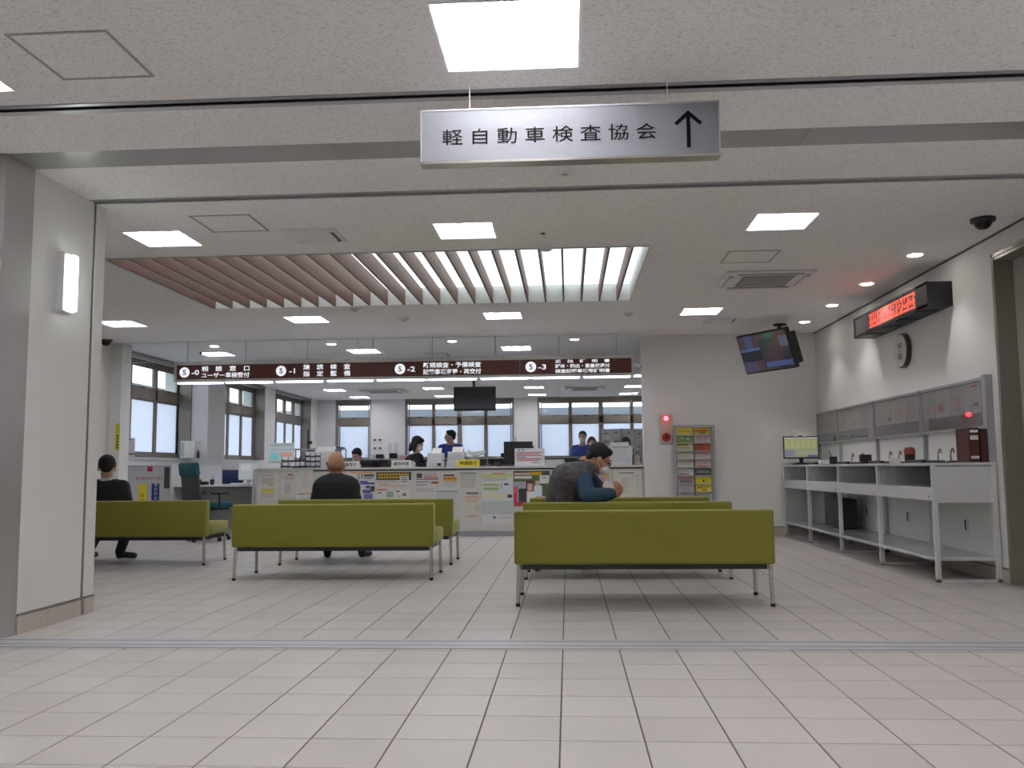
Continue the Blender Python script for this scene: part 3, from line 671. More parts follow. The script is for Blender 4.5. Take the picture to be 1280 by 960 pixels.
poster(-2.19, -1.83, .55, .915, 'notice with a small dark photo and blue and red text lines left of the printers', (208, 205, 198),
    [(.08, .06, .30, .24, (90, 66, 66)), (.36, .08, .9, .22, (190, 170, 166)), (.36, .22, .95, .26, (200, 90, 90))] + words(.05, .28, .95, .34, 16, 1, (54, 54, 70)) + words(.05, .38, .62, .44, 9, 1, (70, 74, 130)) + [(.66, .38, .95, .46, (200, 70, 80))] + words(.05, .49, .5, .55, 7, 1, (60, 70, 150)) + lines(.08, .62, .88, .80, 4, (176, 176, 176)))
poster(-1.80, -1.56, .66, .91, 'small notice with an orange band below the yellow desk sign', (208, 206, 198),
    [(.1, .14, .75, .24, DKT), (.1, .28, .9, .50, ORG)] + words(.1, .30, .9, .46, 6, 2, (170, 110, 40)) + lines(.08, .55, .9, .9, 4, (180, 180, 172)))
poster(-1.555, -1.24, .62, .91, 'cream notice with grey text lines between the orange band and the green chart', (206, 204, 196), [(.05, .04, .8, .10, (120, 130, 122))] + lines(.05, .16, .85, .8, 7, (170, 170, 164)))
poster(-1.90, -1.51, .31, .655, 'pale grey notice partly hidden behind the bench below the small notices', (202, 203, 202), [(.05, .03, .85, .08, (130, 150, 150))] + lines(.06, .14, .9, .9, 9, (184, 186, 188)), y=YP - .010)
poster(-1.49, -1.235, .235, .645, 'cream notice with blue title, orange lines and a dark square', (208, 204, 192),
    [(.15, .06, .85, .13, (110, 116, 150))] + lines(.1, .18, .95, .30, 2, (200, 150, 120)) + lines(.15, .32, .85, .40, 2, (220, 140, 120)) + [(.1, .84, .9, .86, (216, 150, 120))] + lines(.62, .52, .95, .72, 3, (176, 176, 170)) + lines(.1, .88, .9, .96, 1, LGT), y=YP - .010)
poster(-1.225, -.79, .175, .905, 'tall chart poster with green bands and a ruled table', (214, 214, 214),
    [(.0, .04, 1, .10, (200, 208, 130)), (.3, .02, .75, .045, (210, 130, 120))] + lines(.05, .12, .9, .18, 2, LGT) + [(.05, .23, .55, .27, (156, 186, 120)), (.05, .30, .55, .35, (156, 186, 120)), (.62, .22, .65, .33, (130, 140, 140)), (.72, .22, .86, .26, (60, 80, 140)), (.05, .42, .85, .50, (220, 214, 180)), (.83, .44, .98, .50, (60, 66, 90)), (.0, .56, 1, .82, (186, 194, 190))] + [(.02, .57 + i * .032, .98, .573 + i * .032, (206, 210, 208)) for i in range(8)] + [(u, .57, u + .006, .82, (206, 210, 208)) for u in (.2, .38, .6, .8)] + [(.35, .85, .45, .9, (130, 120, 120)), (.55, .87, .95, .885, LGT)])
poster(-.775, -.26, .42, .915, 'large colourful poster with a smiling family and green banner beside the hunched man', (86, 110, 70),
    [(0, 0, 1, .12, (70, 92, 62)), (.02, .05, .45, .11, (214, 180, 176)), (.46, .03, .78, .12, (206, 160, 40)), (.02, .14, .5, .22, (222, 206, 204)), (0, .3, .34, .9, (170, 176, 186)), (0, .44, .12, .62, (214, 90, 100)), (0, .62, .1, 1, (204, 50, 84)), (.14, .5, .34, .95, (52, 60, 60)), (.16, .88, .3, 1, (210, 60, 90)), (.72, .13, .98, .36, (216, 218, 216)), (.78, .18, .92, .22, (190, 150, 170)), (.34, .27, .54, .6, (96, 56, 44)), (.38, .36, .52, .56, (222, 176, 156)), (.36, .58, .66, 1, (226, 224, 222)), (.6, .28, .72, .44, (200, 176, 160)), (.56, .42, .78, .72, (214, 222, 230)), (.6, .72, .98, .8, (210, 160, 160)), (.62, .8, .95, .88, (120, 70, 140))])
poster(-.25, .36, .45, .925, 'grey-white notices sheet behind the hunched man', (206, 206, 200), lines(.1, .1, .9, .8, 9, (186, 186, 180)))
poster(.37, .58, .55, .935, 'pink and yellow leaflet poster just right of the masked man', (190, 180, 176),
    [(.7, 0, .95, .3, (226, 190, 60)), (.8, .5, .98, .95, (232, 190, 40)), (.2, .3, .75, .7, (206, 150, 160)), (.1, .1, .3, .25, (110, 116, 120)), (.35, .1, .6, .2, (150, 176, 200)), (.15, .7, .6, .95, (210, 120, 150)), (.02, .2, .12, .8, (96, 100, 110))], y=YP - .010)
poster(.62, 1.04, .50, .925, 'framed white notice with dark title at the counter right end', (214, 213, 205),
    [(0, 0, 1, .012, DKT), (0, 0, .012, 1, DKT), (.985, 0, 1, 1, DKT)] + words(.22, .10, .72, .16, 8, 1, (60, 60, 62)) + [(.66, .20, .9, .22, LGT)] + [(.3, .28 + i * .06, .5 + .05 * (i % 2), .30 + i * .06, (200, 160, 150)) for i in range(9)] + [(.82, .28 + i * .06, .86, .30 + i * .06, LGT) for i in range(9)])

# things standing on the counter
def placard(label, x0, x1, z1, rgb, s_, ink, depth=.08, y=12.74):
    t = thing('desk_sign', label, 'sign', (0, y, .985), group='desk signs on the counter')
    m_ = MB(); h = z1 - .985
    m_.add([(x0, 0, 0), (x1, 0, 0), (x1, .02, h), (x0, .02, h), (x0, depth, 0), (x1, depth, 0)], [(0, 1, 2, 3), (4, 3, 2, 5), (0, 4, 5, 1), (0, 3, 4), (1, 5, 2)], mat(rgb, .5, var=.01))
    m_.build('panel', t)
    tt = text(s_, (x0 + x1) / 2, h / 2, (x1 - x0) * .76, min(h * .6, (x1 - x0) * .2), ink, t, 0, bold=.012)
    tt.rotation_euler = (-math.atan2(.02, h), 0, 0); tt.location = (0, -.0025, 0)
    return t
placard('white desk sign with black lettering right of the bald man', -3.31, -3.02, 1.075, (220, 220, 218), '検査受付', LK)
placard('white desk sign with black lettering in front of the standing woman in black', -2.55, -2.26, 1.085, (222, 221, 216), '継続申請', LK)
placard('yellow desk sign with black lettering in the middle of the counter', -1.59, -1.27, 1.085, (226, 204, 44), '申請受付', LK)
# notice board
t = thing('notice_stand', 'white notice board with red lines standing on the counter near the hunched man', 'notice', (0, 12.76, .985))
m_ = MB(); Mx = Matrix.Rotation(-.12, 4, 'X')
m_.box(-.765, -.335, 0, .008, 0, .255, mat((222, 226, 228), .4), Mx).box(-.6, -.5, .0, .1, 0, .012, WHITE); m_.build('panel', t)
m_ = MB()
for u0, u1, z, col in ((-.72, -.68, .225, DKT), (-.66, -.62, .225, DKT)): m_.box(u0, u1, -.003, 0, z, z + .014, mat(col, .6, var=0), Mx)
for i, (z, e) in enumerate(((.19, -.36), (.168, -.40), (.146, -.37), (.125, -.60), (.10, -.38), (.078, -.42))): m_.box(-.735, e, -.003, 0, z, z + .01, mat(RED if i != 3 else DKT, .6, var=0), Mx)
m_.box(-.52, -.37, -.003, 0, .045, .053, mat(DKT, .6, var=0), Mx)
m_.build('lettering', t)
m_ = MB(); 
m_.box(-.325, -.05, 0, .06, 0, .09, mat((200, 200, 196), .6)); o = m_.build('paper_stack'); o.location = (0, 12.8, .985); tag(o, 'low white box of forms right of the red-lined notice board', 'paper')
o = MB().lathe([(.012, 0), (.014, .01), (.010, .05), (.012, .065), (.004, .07)], mat((232, 232, 232), .3), 16).build('stamp', smooth=True); o.location = (-.385, 12.70, .985); tag(o, 'small white stamp standing in front of the notice board', 'stamp')
# document trays
def tray_stack(label, x0, x1, y0, y1, z0, levels, gap, rgb, loc_z=.985):
    t = thing('document_tray', label, 'tray', (x0, y0, loc_z), group='letter trays on the counter')
    W, D_ = x1 - x0, y1 - y0; mm = mat(rgb, .4)
    m_ = MB()
    for px_ in (0, W - .008):
        for py in (0, D_ - .008): m_.box(px_, px_ + .008, py, py + .008, 0, gap * levels, mm)
    m_.build('frame', t)
    for k_ in range(levels):
        z = k_ * gap + z0
        MB().box(.008, W - .008, 0, D_, z, z + .006, mm).box(.0, W, 0, .006, z, z + .02, mm).box(.008, .014, 0, D_, z, z + .03, mm).box(W - .014, W - .008, 0, D_, z, z + .03, mm).build('tray', t)
        MB().box(.03, W - .03, .02, D_ - .03, z + .007, z + .007 + .006 + .012 * random.random(), PAPER).build('paper', t)
    return t
tray_stack('dark wire letter tray stand on the white counter end unit', -4.20, -3.92, 12.85, 13.15, .01, 2, .085, (46, 44, 46))
tray_stack('tall dark grey letter tray stand just left of the bald mans head', -3.88, -3.72, 12.95, 13.22, .01, 3, .075, (70, 70, 74))
tray_stack('black three-level tray left half between the white desk signs', -3.00, -2.82, 12.84, 13.1, .005, 3, .032, (40, 34, 34))
tray_stack('black three-level tray right half beside the white desk sign', -2.80, -2.62, 12.84, 13.1, .005, 3, .032, (48, 40, 40))
t = thing('tape_dispenser', 'white round tape dispenser beside the printer on the counter', 'dispenser', (-2.27, 12.9, .985))
MB().tube([(0, -.02, .045), (0, .03, .045)], .042, LIGHTG, 20).build('body', t, True); MB().tube([(0, -.028, .045), (0, -.018, .045)], .024, GREYP, 16).build('hub', t, True); MB().box(-.06, .06, -.025, .035, 0, .012, LIGHTG).build('base', t)

# office furniture
DESK = mat((188, 190, 190), .45); CABG = mat((168, 168, 164), .5)
def desk(label, x0, x1, y0, y1, z=.72, g='office desks behind the counter'):
    t = thing('desk', label, 'desk', (x0, y0, 0), group=g); W, D_ = x1 - x0, y1 - y0
    MB().box(0, W, 0, D_, z - .03, z, DESK).build('top', t)
    for a, b in ((0, .03), (W - .03, W)): MB().box(a, b, .02, D_ - .02, 0, z - .03, DESK).build('side_panel', t)
    MB().box(.03, W - .03, .04, .06, .25, z - .03, DESK).build('front_panel', t)
    MB().box(W - .42, W - .03, .08, D_ - .06, .05, z - .04, CABG).build('drawer', t)
    return t
desk('grey office desk behind the white counter end unit', -4.66, -3.75, 13.45, 14.85)
desk('grey office desk behind the two white desk signs', -3.7, -2.35, 13.9, 14.6)
desk('grey office desk carrying the white printers', -2.3, -1.1, 13.35, 14.15)
desk('grey office desk carrying the black monitor', -1.05, .1, 14.0, 14.75)
desk('grey office desk behind the white box at the counter right end', .3, 1.5, 13.8, 14.5)
for i, (a, b, lab) in enumerate(((-3.92, -2.95, 'low grey office cabinet behind the desk signs'), (-2.94, -1.96, 'low grey office cabinet behind the standing woman in black'), (-1.95, -.95, 'low grey office cabinet below the wide middle window'), (-.94, .3, 'low grey office cabinet behind the pair in the office'))):
    t = thing('cabinet', lab, 'cabinet', (a, 16, 0), group='low open office cabinets'); W = b - a
    MB().box(0, W, 0, .4, 1.13, 1.155, DESK).box(0, .02, 0, .4, 0, 1.13, DESK).box(W - .02, W, 0, .4, 0, 1.13, DESK).box(0, W, .38, .4, 0, 1.13, DESK).build('body', t)
    MB().box(W / 2 - .01, W / 2 + .01, 0, .38, 0, 1.13, DESK).build('divider', t)
    for z in (.36, .72): MB().box(.02, W - .02, .01, .38, z, z + .02, DESK).build('shelf', t)
    for k_ in range(6): MB().box(.06 + k_ * (W - .16) / 6, .06 + (k_ + .7) * (W - .16) / 6, .06, .34, .74, .98 + .1 * random.random(), mat(random.choice(((110, 112, 116), (84, 84, 90), (150, 150, 150), (120, 130, 140))), .6)).build('binder', t)
# monitors and machines
def monitor(label, x, y, z, W, Hh, body, screen=None, rz=0, stand=.1):
    t = thing('monitor', label, 'monitor', (x, y, z), rz); bm_ = mat(body, .4)
    MB().rbox(-W / 2, W / 2, 0, .035, stand, stand + Hh, .006, bm_, seg=2).build('bezel', t)
    MB().box(-.025, .025, .02, .05, .01, stand + Hh * .5, bm_).build('neck', t)
    MB().rbox(-.11, .11, -.08, .12, 0, .015, .004, bm_, seg=2).build('base', t)
    if screen:
        m_ = MB(); m_.box(-W / 2 + .015, W / 2 - .015, -.002, 0, stand + .02, stand + Hh - .015, mat(screen[0], .3, emit=.10, var=0))
        for k_, (a, b, c, d_, col) in enumerate(screen[1]):
            iw, ih = W - .03, Hh - .035; y_ = -.0028 - .0002 * k_
            m_.quad((-iw / 2 + a * iw, y_, stand + Hh - .015 - b * ih), (-iw / 2 + a * iw, y_, stand + Hh - .015 - d_ * ih), (-iw / 2 + c * iw, y_, stand + Hh - .015 - d_ * ih), (-iw / 2 + c * iw, y_, stand + Hh - .015 - b * ih), mat(col, .3, emit=.10, var=0))
        m_.build('screen', t)
    return t
monitor('white office monitor showing teal and salmon blocks behind the counter end unit', -4.45, 13.6, .72, .40, .31, (206, 206, 202), ((178, 186, 188), [(0, 0, 1, .12, (150, 164, 170)), (.05, .5, .4, .85, (110, 190, 190)), (.45, .5, .95, .72, (206, 140, 124)), (0, .3, 1, .34, (140, 156, 160)), (.05, .88, .9, .95, (160, 170, 160))]), stand=.35)
monitor('black office monitor seen from behind between counter signs and hunched man', -.79, 14.2, .72, .46, .36, (22, 22, 24), None, math.pi, stand=.30)
monitor('white monitor in the small booth beside the teal chair', -4.90, 13.42, .75, .32, .30, (196, 198, 198), ((176, 182, 184), [(0, 0, 1, .1, (150, 156, 160)), (.1, .2, .6, .5, (190, 196, 196))]), stand=.06)
def printer(label, x0, x1, y0, y1, z0, z1, tray=False):
    t = thing('printer', label, 'printer', ((x0 + x1) / 2, y0, z0), group='grey white office printers'); W = (x1 - x0) / 2; D_ = y1 - y0; H_ = z1 - z0
    MB().rbox(-W, W, 0, D_, 0, H_ * .62, .012, LIGHTG).build('body', t, True)
    MB().rbox(-W * .92, W * .92, .03, D_ * .9, H_ * .6, H_ * .86, .012, mat((212, 212, 210), .5)).build('cover', t, True)
    MB().box(-W * .8, W * .8, -.004, .004, H_ * .32, H_ * .42, DARK).build('paper_slot', t)
    MB().add([(-W * .6, D_ * .5, H_ * .84), (W * .6, D_ * .5, H_ * .84), (W * .6, D_ * .85, H_ * 1.0), (-W * .6, D_ * .85, H_ * 1.0), (-W * .6, D_ * .53, H_ * .82), (W * .6, D_ * .53, H_ * .82), (W * .6, D_ * .88, H_ * .98), (-W * .6, D_ * .88, H_ * .98)],
        [(0, 1, 2, 3), (7, 6, 5, 4), (0, 4, 5, 1), (2, 6, 7, 3), (1, 5, 6, 2), (0, 3, 7, 4)], PAPER).build('paper_tray', t)
    MB().box(W * .4, W * .85, -.003, .01, H_ * .5, H_ * .58, DARK).build('control_panel', t)
    return t
printer('tall pale printer between the woman in black and the man in blue', -2.15, -1.91, 13.45, 13.85, .72, 1.28)
printer('pale printer behind the yellow desk sign', -1.86, -1.58, 13.6, 13.98, .72, 1.30)
t = thing('paper_feeder', 'pale machine with a sloping paper tray above the yellow desk sign', 'machine', (-1.48, 13.75, .72))
MB().box(-.05, .05, 0, .12, 0, .42, LIGHTG).build('column', t)
MB().add([(-.08, -.02, .46), (.02, -.02, .42), (.20, -.02, .47), (.22, -.02, .52), (.0, -.02, .49), (-.07, -.02, .53), (-.08, .2, .46), (.02, .2, .42), (.20, .2, .47), (.22, .2, .52), (.0, .2, .49), (-.07, .2, .53)],
    [(0, 1, 4, 5), (1, 2, 3, 4), (6, 11, 10, 7), (7, 10, 9, 8), (0, 6, 7, 1), (1, 7, 8, 2), (2, 8, 9, 3), (3, 9, 10, 4), (4, 10, 11, 5), (5, 11, 6, 0)], mat((206, 208, 206), .5)).build('tray', t)
printer('large pale copier behind the bald man', -4.25, -3.72, 14.1, 14.6, .72, 1.34)
t = thing('forms_box', 'large white box with faint text lines at the counter right end', 'box', (.79, 12.9, .985))
MB().box(-.21, .13, 0, .3, 0, .28, mat((212, 214, 214), .5)).build('body', t)
m_ = MB()
for i in range(7): m_.box(-.16, .10 - .08 * random.random(), -.002, 0, .06 + i * .028, .066 + i * .028, GREYP)
m_.box(-.15, .09, -.002, 0, .255, .262, DARK); m_.build('lettering', t)
MB().box(-.17, .09, .03, .28, .285, .33, PAPER).box(-.12, .02, .02, .26, .332, .345, mat((120, 96, 90), .6)).box(.02, .10, .02, .26, .332, .342, mat((110, 140, 170), .6)).build('papers', t)
t = thing('telephone', 'small beige telephone handset standing at the counter right end', 'telephone', (.99, 12.74, .985))
MB().rbox(-.035, .035, 0, .09, 0, .05, .008, mat((176, 166, 156), .5)).build('base', t, True); MB().rbox(-.02, .02, .02, .05, .04, .14, .01, mat((160, 150, 140), .5)).build('handset', t, True)
t = thing('document_rack', 'clear grey file rack standing behind the telephone', 'rack', (1.0, 12.95, .985))
MB().box(-.05, .05, 0, .25, 0, .008, GREYP).box(-.05, -.045, 0, .25, 0, .24, GREYP).box(.045, .05, 0, .25, 0, .24, GREYP).build('frame', t)
for i in range(4): MB().box(-.035 + i * .02, -.025 + i * .02, .01, .23, .008, .21, random.choice((PAPER, GREYP, mat((120, 140, 170), .5)))).build('folder', t)
# notice partition at the right of the office
t = thing('notice_partition', 'white office partition covered with pinned sheets left of the end wall', 'partition', (0, 15.5, 0))
MB().box(.55, 1.45, 0, .03, .05, 1.62, mat((206, 210, 214), .5)).build('panel', t)
for x in (.57, .93, 1.43): MB().box(x - .012, x + .012, -.01, .05, 0, 1.63, GREYP).build('post', t)
for i, (a, z, w_, h_) in enumerate(((.6, 1.56, .14, .12), (.78, 1.57, .12, .10), (.6, 1.42, .14, .11), (.78, 1.43, .1, .1), (1.0, 1.56, .13, .18), (1.18, 1.55, .12, .2), (1.0, 1.34, .13, .16), (1.18, 1.32, .1, .14))):
    MB().box(a, a + w_, -.006, 0, z - h_, z, PAPER).box(a + .02, a + w_ - .03, -.008, -.006, z - .03, z - .015, mat((110, 116, 120), .6)).box(a + .05, a + .065, -.012, -.004, z - .012, z, DARK).build('pinned_sheet', t)
# wall switches and thermostats on the far pillar
sw = None
for i, (x, z, lab) in enumerate(((-5.13, 1.72, 'upper left dark thermostat on the far office pillar'), (-4.99, 1.72, 'upper right dark thermostat on the far office pillar'), (-5.13, 1.50, 'lower left thermostat with green display on the far office pillar'), (-4.99, 1.50, 'lower right thermostat with green display on the far office pillar'))):
    if sw is None:
        sw = thing('thermostat', lab, 'thermostat', (x, YB, z), group='thermostats on the far office pillar')
        MB().rbox(-.06, .06, -.015, .001, -.06, .06, .005, mat((214, 214, 210), .5)).build('plate', sw)
        MB().box(-.035, .035, -.018, -.014, .0, .045, mat((54, 58, 54), .3)).build('display', sw)
    else: dup(sw, (x, YB, z), 0, lab)
o = MB().rbox(-.1, .1, -.02, .001, -.06, .06, .005, mat((200, 200, 200), .4)).box(-.06, -.01, -.024, -.018, -.03, .03, GREYP).box(.01, .06, -.024, -.018, -.03, .03, GREYP).build('switch_plate'); o.location = (-5.12, YB, 1.30); tag(o, 'grey double switch plate below the thermostats', 'switch')
for i, x in enumerate((-4.78, -4.62)):
    sheet('wall_notice', ('left pale paper sheet pinned on the far office pillar', 'right pale paper sheet pinned on the far office pillar')[i], 'notice', 'paper sheets on the far office pillar', (x, YB - .002, 1.66), 0, .12, .40, (214, 214, 214), lines(.1, .05, .9, .95, 10, (196, 196, 198)))
o = MB().box(-.1, .1, 0, .2, 0, .06, mat((222, 176, 184), .6)).build('file_box'); o.location = (-2.98, 16.1, 1.155); tag(o, 'pink paper bundle on the low office cabinet behind the woman in black', 'paper')
for i, (x, h_, lab) in enumerate(((-3.45, .05, 'small dark object on the low cabinet behind the desk signs'), (-3.2, .07, 'round black object on the low cabinet near the pink bundle'), (-1.15, .05, 'black telephone on the low cabinet below the wide window'))):
    t = thing('desk_telephone', lab, 'telephone', (x, 16.15, 1.155)); MB().rbox(-.07, .07, 0, .14, 0, h_, .01, BLACK).build('base', t); MB().tube([(-.07, .03, h_ + .012), (.07, .03, h_ + .012)], .016, BLACK, 8).build('handset', t, True)
t = thing('hanging_ornament', 'thin black antenna stand before the wide middle window', 'antenna', (-.95, 16.15, 1.155))
MB().tube([(0, 0, .0), (0, 0, .10)], .03, BLACK, 12).build('base', t, True); MB().tube([(0, 0, .09), (.01, 0, .36)], .005, BLACK, 8).build('mast', t, True)
# coat rack like fixture on far left wall
o = MB().box(-.012, .012, -.02, .02, 0, .45, DARK).box(.0, .08, -.02, .02, .16, .22, DARK).box(-.0, .14, -.03, .03, .0, .03, DARK).build('wall_bracket'); o.location = (-5.33, 18.0, 1.33); tag(o, 'dark upright bracket with small camera left of the narrow far window', 'bracket')
MB().tube([(0, 0, -1.33), (0, 0, 0)], .02, DARK).build('pole', o, True); MB().lathe([(.15, -1.33), (.15, -1.31), (.03, -1.30)], DARK, 16).build('base', o, True)
t = thing('equipment_shelf', 'wire shelf with grey boxes behind the bald man', 'shelf', (-5.25, 16.5, 0))
for z in (.4, .85, 1.34): MB().box(0, 1.0, 0, .4, z, z + .02, GREYP).build('shelf', t)
for x in (0, .98):
    for y in (0, .38): MB().box(x, x + .02, y, y + .02, 0, 1.36, GREYP).build('post', t)
for i in range(4): MB().box(.06 + i * .24, .24 + i * .24, .05, .33, .872, 1.02 + .06 * (i % 2), mat((150 + 12 * i, 152 + 10 * i, 156 + 8 * i), .6)).build('box', t)
MB().box(.55, .98, -.02, .35, 1.362, 1.385, DARK).build('keyboard', t)

# hanging office screen
t = thing('hanging_monitor', 'black flat screen hanging from the ceiling behind the brown sign', 'television', (-1.57, 15.0, 0))
MB().rbox(-.36, .36, 0, .04, 1.935, 2.345, .006, mat((20, 20, 22), .35), seg=2).build('bezel', t)
MB().box(-.335, .335, -.004, .0, 1.965, 2.325, mat((26, 26, 30), .18)).build('screen', t)
MB().tube([(-.02, .07, 2.2), (-.02, .07, C)], .022, BLACK, 12).build('pole', t, True)
MB().box(-.12, .12, .035, .06, 2.05, 2.25, BLACK).build('bracket', t)

# ---------------------------------------------------------------- left corner
t = thing('low_partition', 'white low panel with red notice lettering and yellow and blue stickers', 'partition', (0, 13.15, 0))
MB().box(-6.68, -6.0, 0, .04, .02, 1.035, mat((206, 206, 208), .5)).build('panel', t)
MB().box(-6.70, -6.68, -.01, .05, 0, 1.045, ALU).box(-6.0, -5.985, -.01, .05, 0, 1.045, ALU).box(-6.7, -5.985, -.01, .05, 1.035, 1.05, ALU).build('frame', t)
sk = thing('sticker_sheet', 'x', 'x'); bpy.data.objects.remove(sk)
MB().box(-6.365, -6.285, -.004, -.0005, .955, 1.03, mat((200, 40, 50), .5)).build('red_label', t)
text('関係者以外立入禁止', -6.33, .855, .42, .046, mat((196, 50, 60), .5, var=0), t, -.001, bold=.01)
for x0_, x1_, rgb, s_, ink, nm in ((-6.49, -6.37, (222, 214, 40), '出入口', (50, 50, 50), 'yellow_sign'), (-6.29, -6.17, (40, 60, 140), '受付の方へ', (220, 224, 236), 'blue_sign')):
    p_ = MB().box(x0_, x1_, -.004, -.0005, .42, .775, mat(rgb, .5)).build(nm, t)
    yy = .75 if nm == 'blue_sign' else .60
    for j, ch in enumerate(s_): text(ch, (x0_ + x1_) / 2 + .005, yy - j * .065, .05, .05, mat(ink, .5, var=0), p_, -.006, bold=.01)
tag(MB().box(-6.07, -5.995, 13.08, 13.12, .70, 1.02, mat((62, 76, 70), .5)).build('sign_strip'), 'narrow dark green notice strip beside the booth', 'sign')
t = thing('booth_desk', 'small white booth desk with side panels behind the teal chair', 'desk', (0, 13.2, 0))
MB().box(-5.99, -5.965, -.1, .75, 0, 1.055, LIGHTG).box(-4.72, -4.695, -.1, .75, 0, .98, LIGHTG).build('side_panel', t)
MB().box(-5.965, -4.72, -.02, .70, .715, .745, mat((212, 212, 214), .4)).build('top', t)
MB().box(-5.965, -4.72, -.021, -.018, .70, .714, DARK).build('dark_edge', t)
MB().box(-5.965, -5.5, .68, .70, .745, 1.05, mat((210, 212, 214), .5)).box(-5.965, -4.72, .5, .52, .05, .71, mat((168, 168, 168), .5)).build('back_panel', t)
t = thing('keyboard', 'white keyboard on the booth desk in front of the white monitor', 'keyboard', (-4.93, 13.25, .745)); MB().rbox(-.18, .16, -.03, .09, 0, .022, .005, WHITE).build('body', t)
for k_ in range(4): MB().box(-.165, .145, -.02 + k_ * .026, -.002 + k_ * .026, .022, .027, LIGHTG).build('key_row', t)
t = thing('desk_telephone', 'black telephone on the booth desk left of the teal chair', 'telephone', (-5.63, 13.42, .745)); MB().rbox(-.08, .08, -.09, .09, 0, .05, .012, BLACK).build('base', t, True); MB().tube([(-.05, -.08, .065), (-.05, .08, .065)], .02, BLACK).build('handset', t, True)
t = thing('cup', 'small dark pen pot beside the booth telephone', 'cup', (-5.5, 13.5, .745)); MB().lathe([(.03, 0), (.035, .08)], DARK, 16).build('body', t, True); MB().tube([(0, 0, .04), (.01, 0, .14)], .004, BLU and mat(BLU, .5), 6).build('pen', t, True)

def swivel_chair(label, loc, rz, seatc, backc, hi=1.06, z0=.45):
    t = thing('office_chair', label, 'chair', loc, rz)    # faces +Y
    S = mat(seatc, .8, bump=.3, scale=120); K = mat(backc, .8, bump=.3, scale=120)
    MB().rbox(-.24, .24, -.22, .24, z0, z0 + .08, .035, S).build('seat', t, True)
    MB().rbox(-.21, .21, -.20, .20, z0 - .03, z0 + .01, .02, BLACK).build('seat_pan', t, True)
    bm = MB(); Mx = Matrix.Translation((0, -.24, z0 + .06)) @ Matrix.Rotation(.14, 4, 'X')
    bm.rbox(-.20, .20, -.03, .03, .0, hi - z0 - .20, .028, K, Mx); bm.build('backrest', t, True)
    MB().rbox(-.215, .215, -.042, .035, hi - z0 - .24, hi - z0 - .055, .03, S, Mx).build('headrest', t, True)
    MB().tube([(0, 0, .09), (0, 0, z0 - .02)], .03, BLACK, 12).build('column', t, True)
    for k_ in range(5):
        a = 2 * math.pi * k_ / 5
        l = MB().tube([(0, 0, .10), (.28 * math.cos(a), .28 * math.sin(a), .065)], [.028, .018], BLACK, 8).build('leg', t, True)
        MB().tube([(.28 * math.cos(a) - .012, .28 * math.sin(a), .028), (.28 * math.cos(a) + .012, .28 * math.sin(a), .028)], .028, BLACK, 12).build('caster', l, True)
    for s_ in (-1, 1):
        MB().tube([(s_ * .22, 0, z0 + .02), (s_ * .27, 0, z0 + .04), (s_ * .27, -.02, z0 + .20)], .014, BLACK, 8).rbox(s_ * .27 - .035, s_ * .27 + .035, -.13, .12, z0 + .19, z0 + .22, .012, BLACK).build('armrest', t, True)
    return t
swivel_chair('high-backed swivel chair with teal headrest and seat behind the left bench', (-4.95, 12.05, 0), -.62, (22, 84, 96), (62, 66, 68), 1.07, .45)
t = thing('booth_chair', 'navy blue chair back standing at the booth desk', 'chair', (-5.54, 14.2, 0), math.pi)
MB().rbox(-.21, .21, -.2, .2, .42, .48, .02, mat((34, 46, 92), .7)).build('seat', t, True); MB().rbox(-.2, .2, -.22, -.18, .55, .97, .03, mat((34, 46, 92), .7)).box(-.02, .02, -.20, -.17, .42, .6, BLACK).build('backrest', t, True)
for sx_ in (-.18, .18):
    for sy_ in (-.18, .18): MB().tube([(sx_, sy_, .43), (sx_ * 1.1, sy_ * 1.1, 0)], .012, CHROME, 8).build('leg', t, True)
o = sheet('notice_card', 'white picture notice standing on the ledge beside the left column', 'notice', None, (-6.70, 12.98, 1.46), .15, .2, .28, (218, 216, 216), [(.1, .06, .7, .12, DKT), (.1, .4, .5, .75, (220, 170, 176)), (.5, .6, .9, .75, (200, 204, 210)), (.55, .82, .95, .9, DKT)])
o = sheet('column_notice', 'narrow yellow vertical notice strip on the left column', 'notice', None, (-6.447, 12.44, 1.65), 0, .001, .001, (214, 204, 50), []); bpy.data.objects.remove(o)
t = thing('column_notice', 'narrow yellow vertical notice strip on the left column', 'notice', (-6.448, 12.436, 1.26))
MB().box(-.06, .003, -.003, 0, 0, .39, mat((218, 208, 50), .6)).build('panel', t)
for k_ in range(5): MB().box(-.042, -.012, -.005, -.003, .03 + k_ * .042, .058 + k_ * .042, mat((90, 90, 50), .6, var=0)).build('character', t)
t = thing('white_box', 'white box with a side opening on the ledge between the left windows', 'box', (-6.56, 15.0, 1.18)); MB().rbox(-.13, .13, 0, .25, 0, .30, .008, WHITE).build('body', t); MB().box(-.12, -.06, -.003, .001, .03, .27, mat((170, 186, 186), .4)).build('side_window', t)
t = thing('stapler', 'small dark bottle beside the white box on the ledge', 'bottle', (-6.40, 15.08, 1.18)); MB().lathe([(.022, 0), (.022, .10), (.01, .12), (.01, .14)], DARK, 12).build('body', t, True)

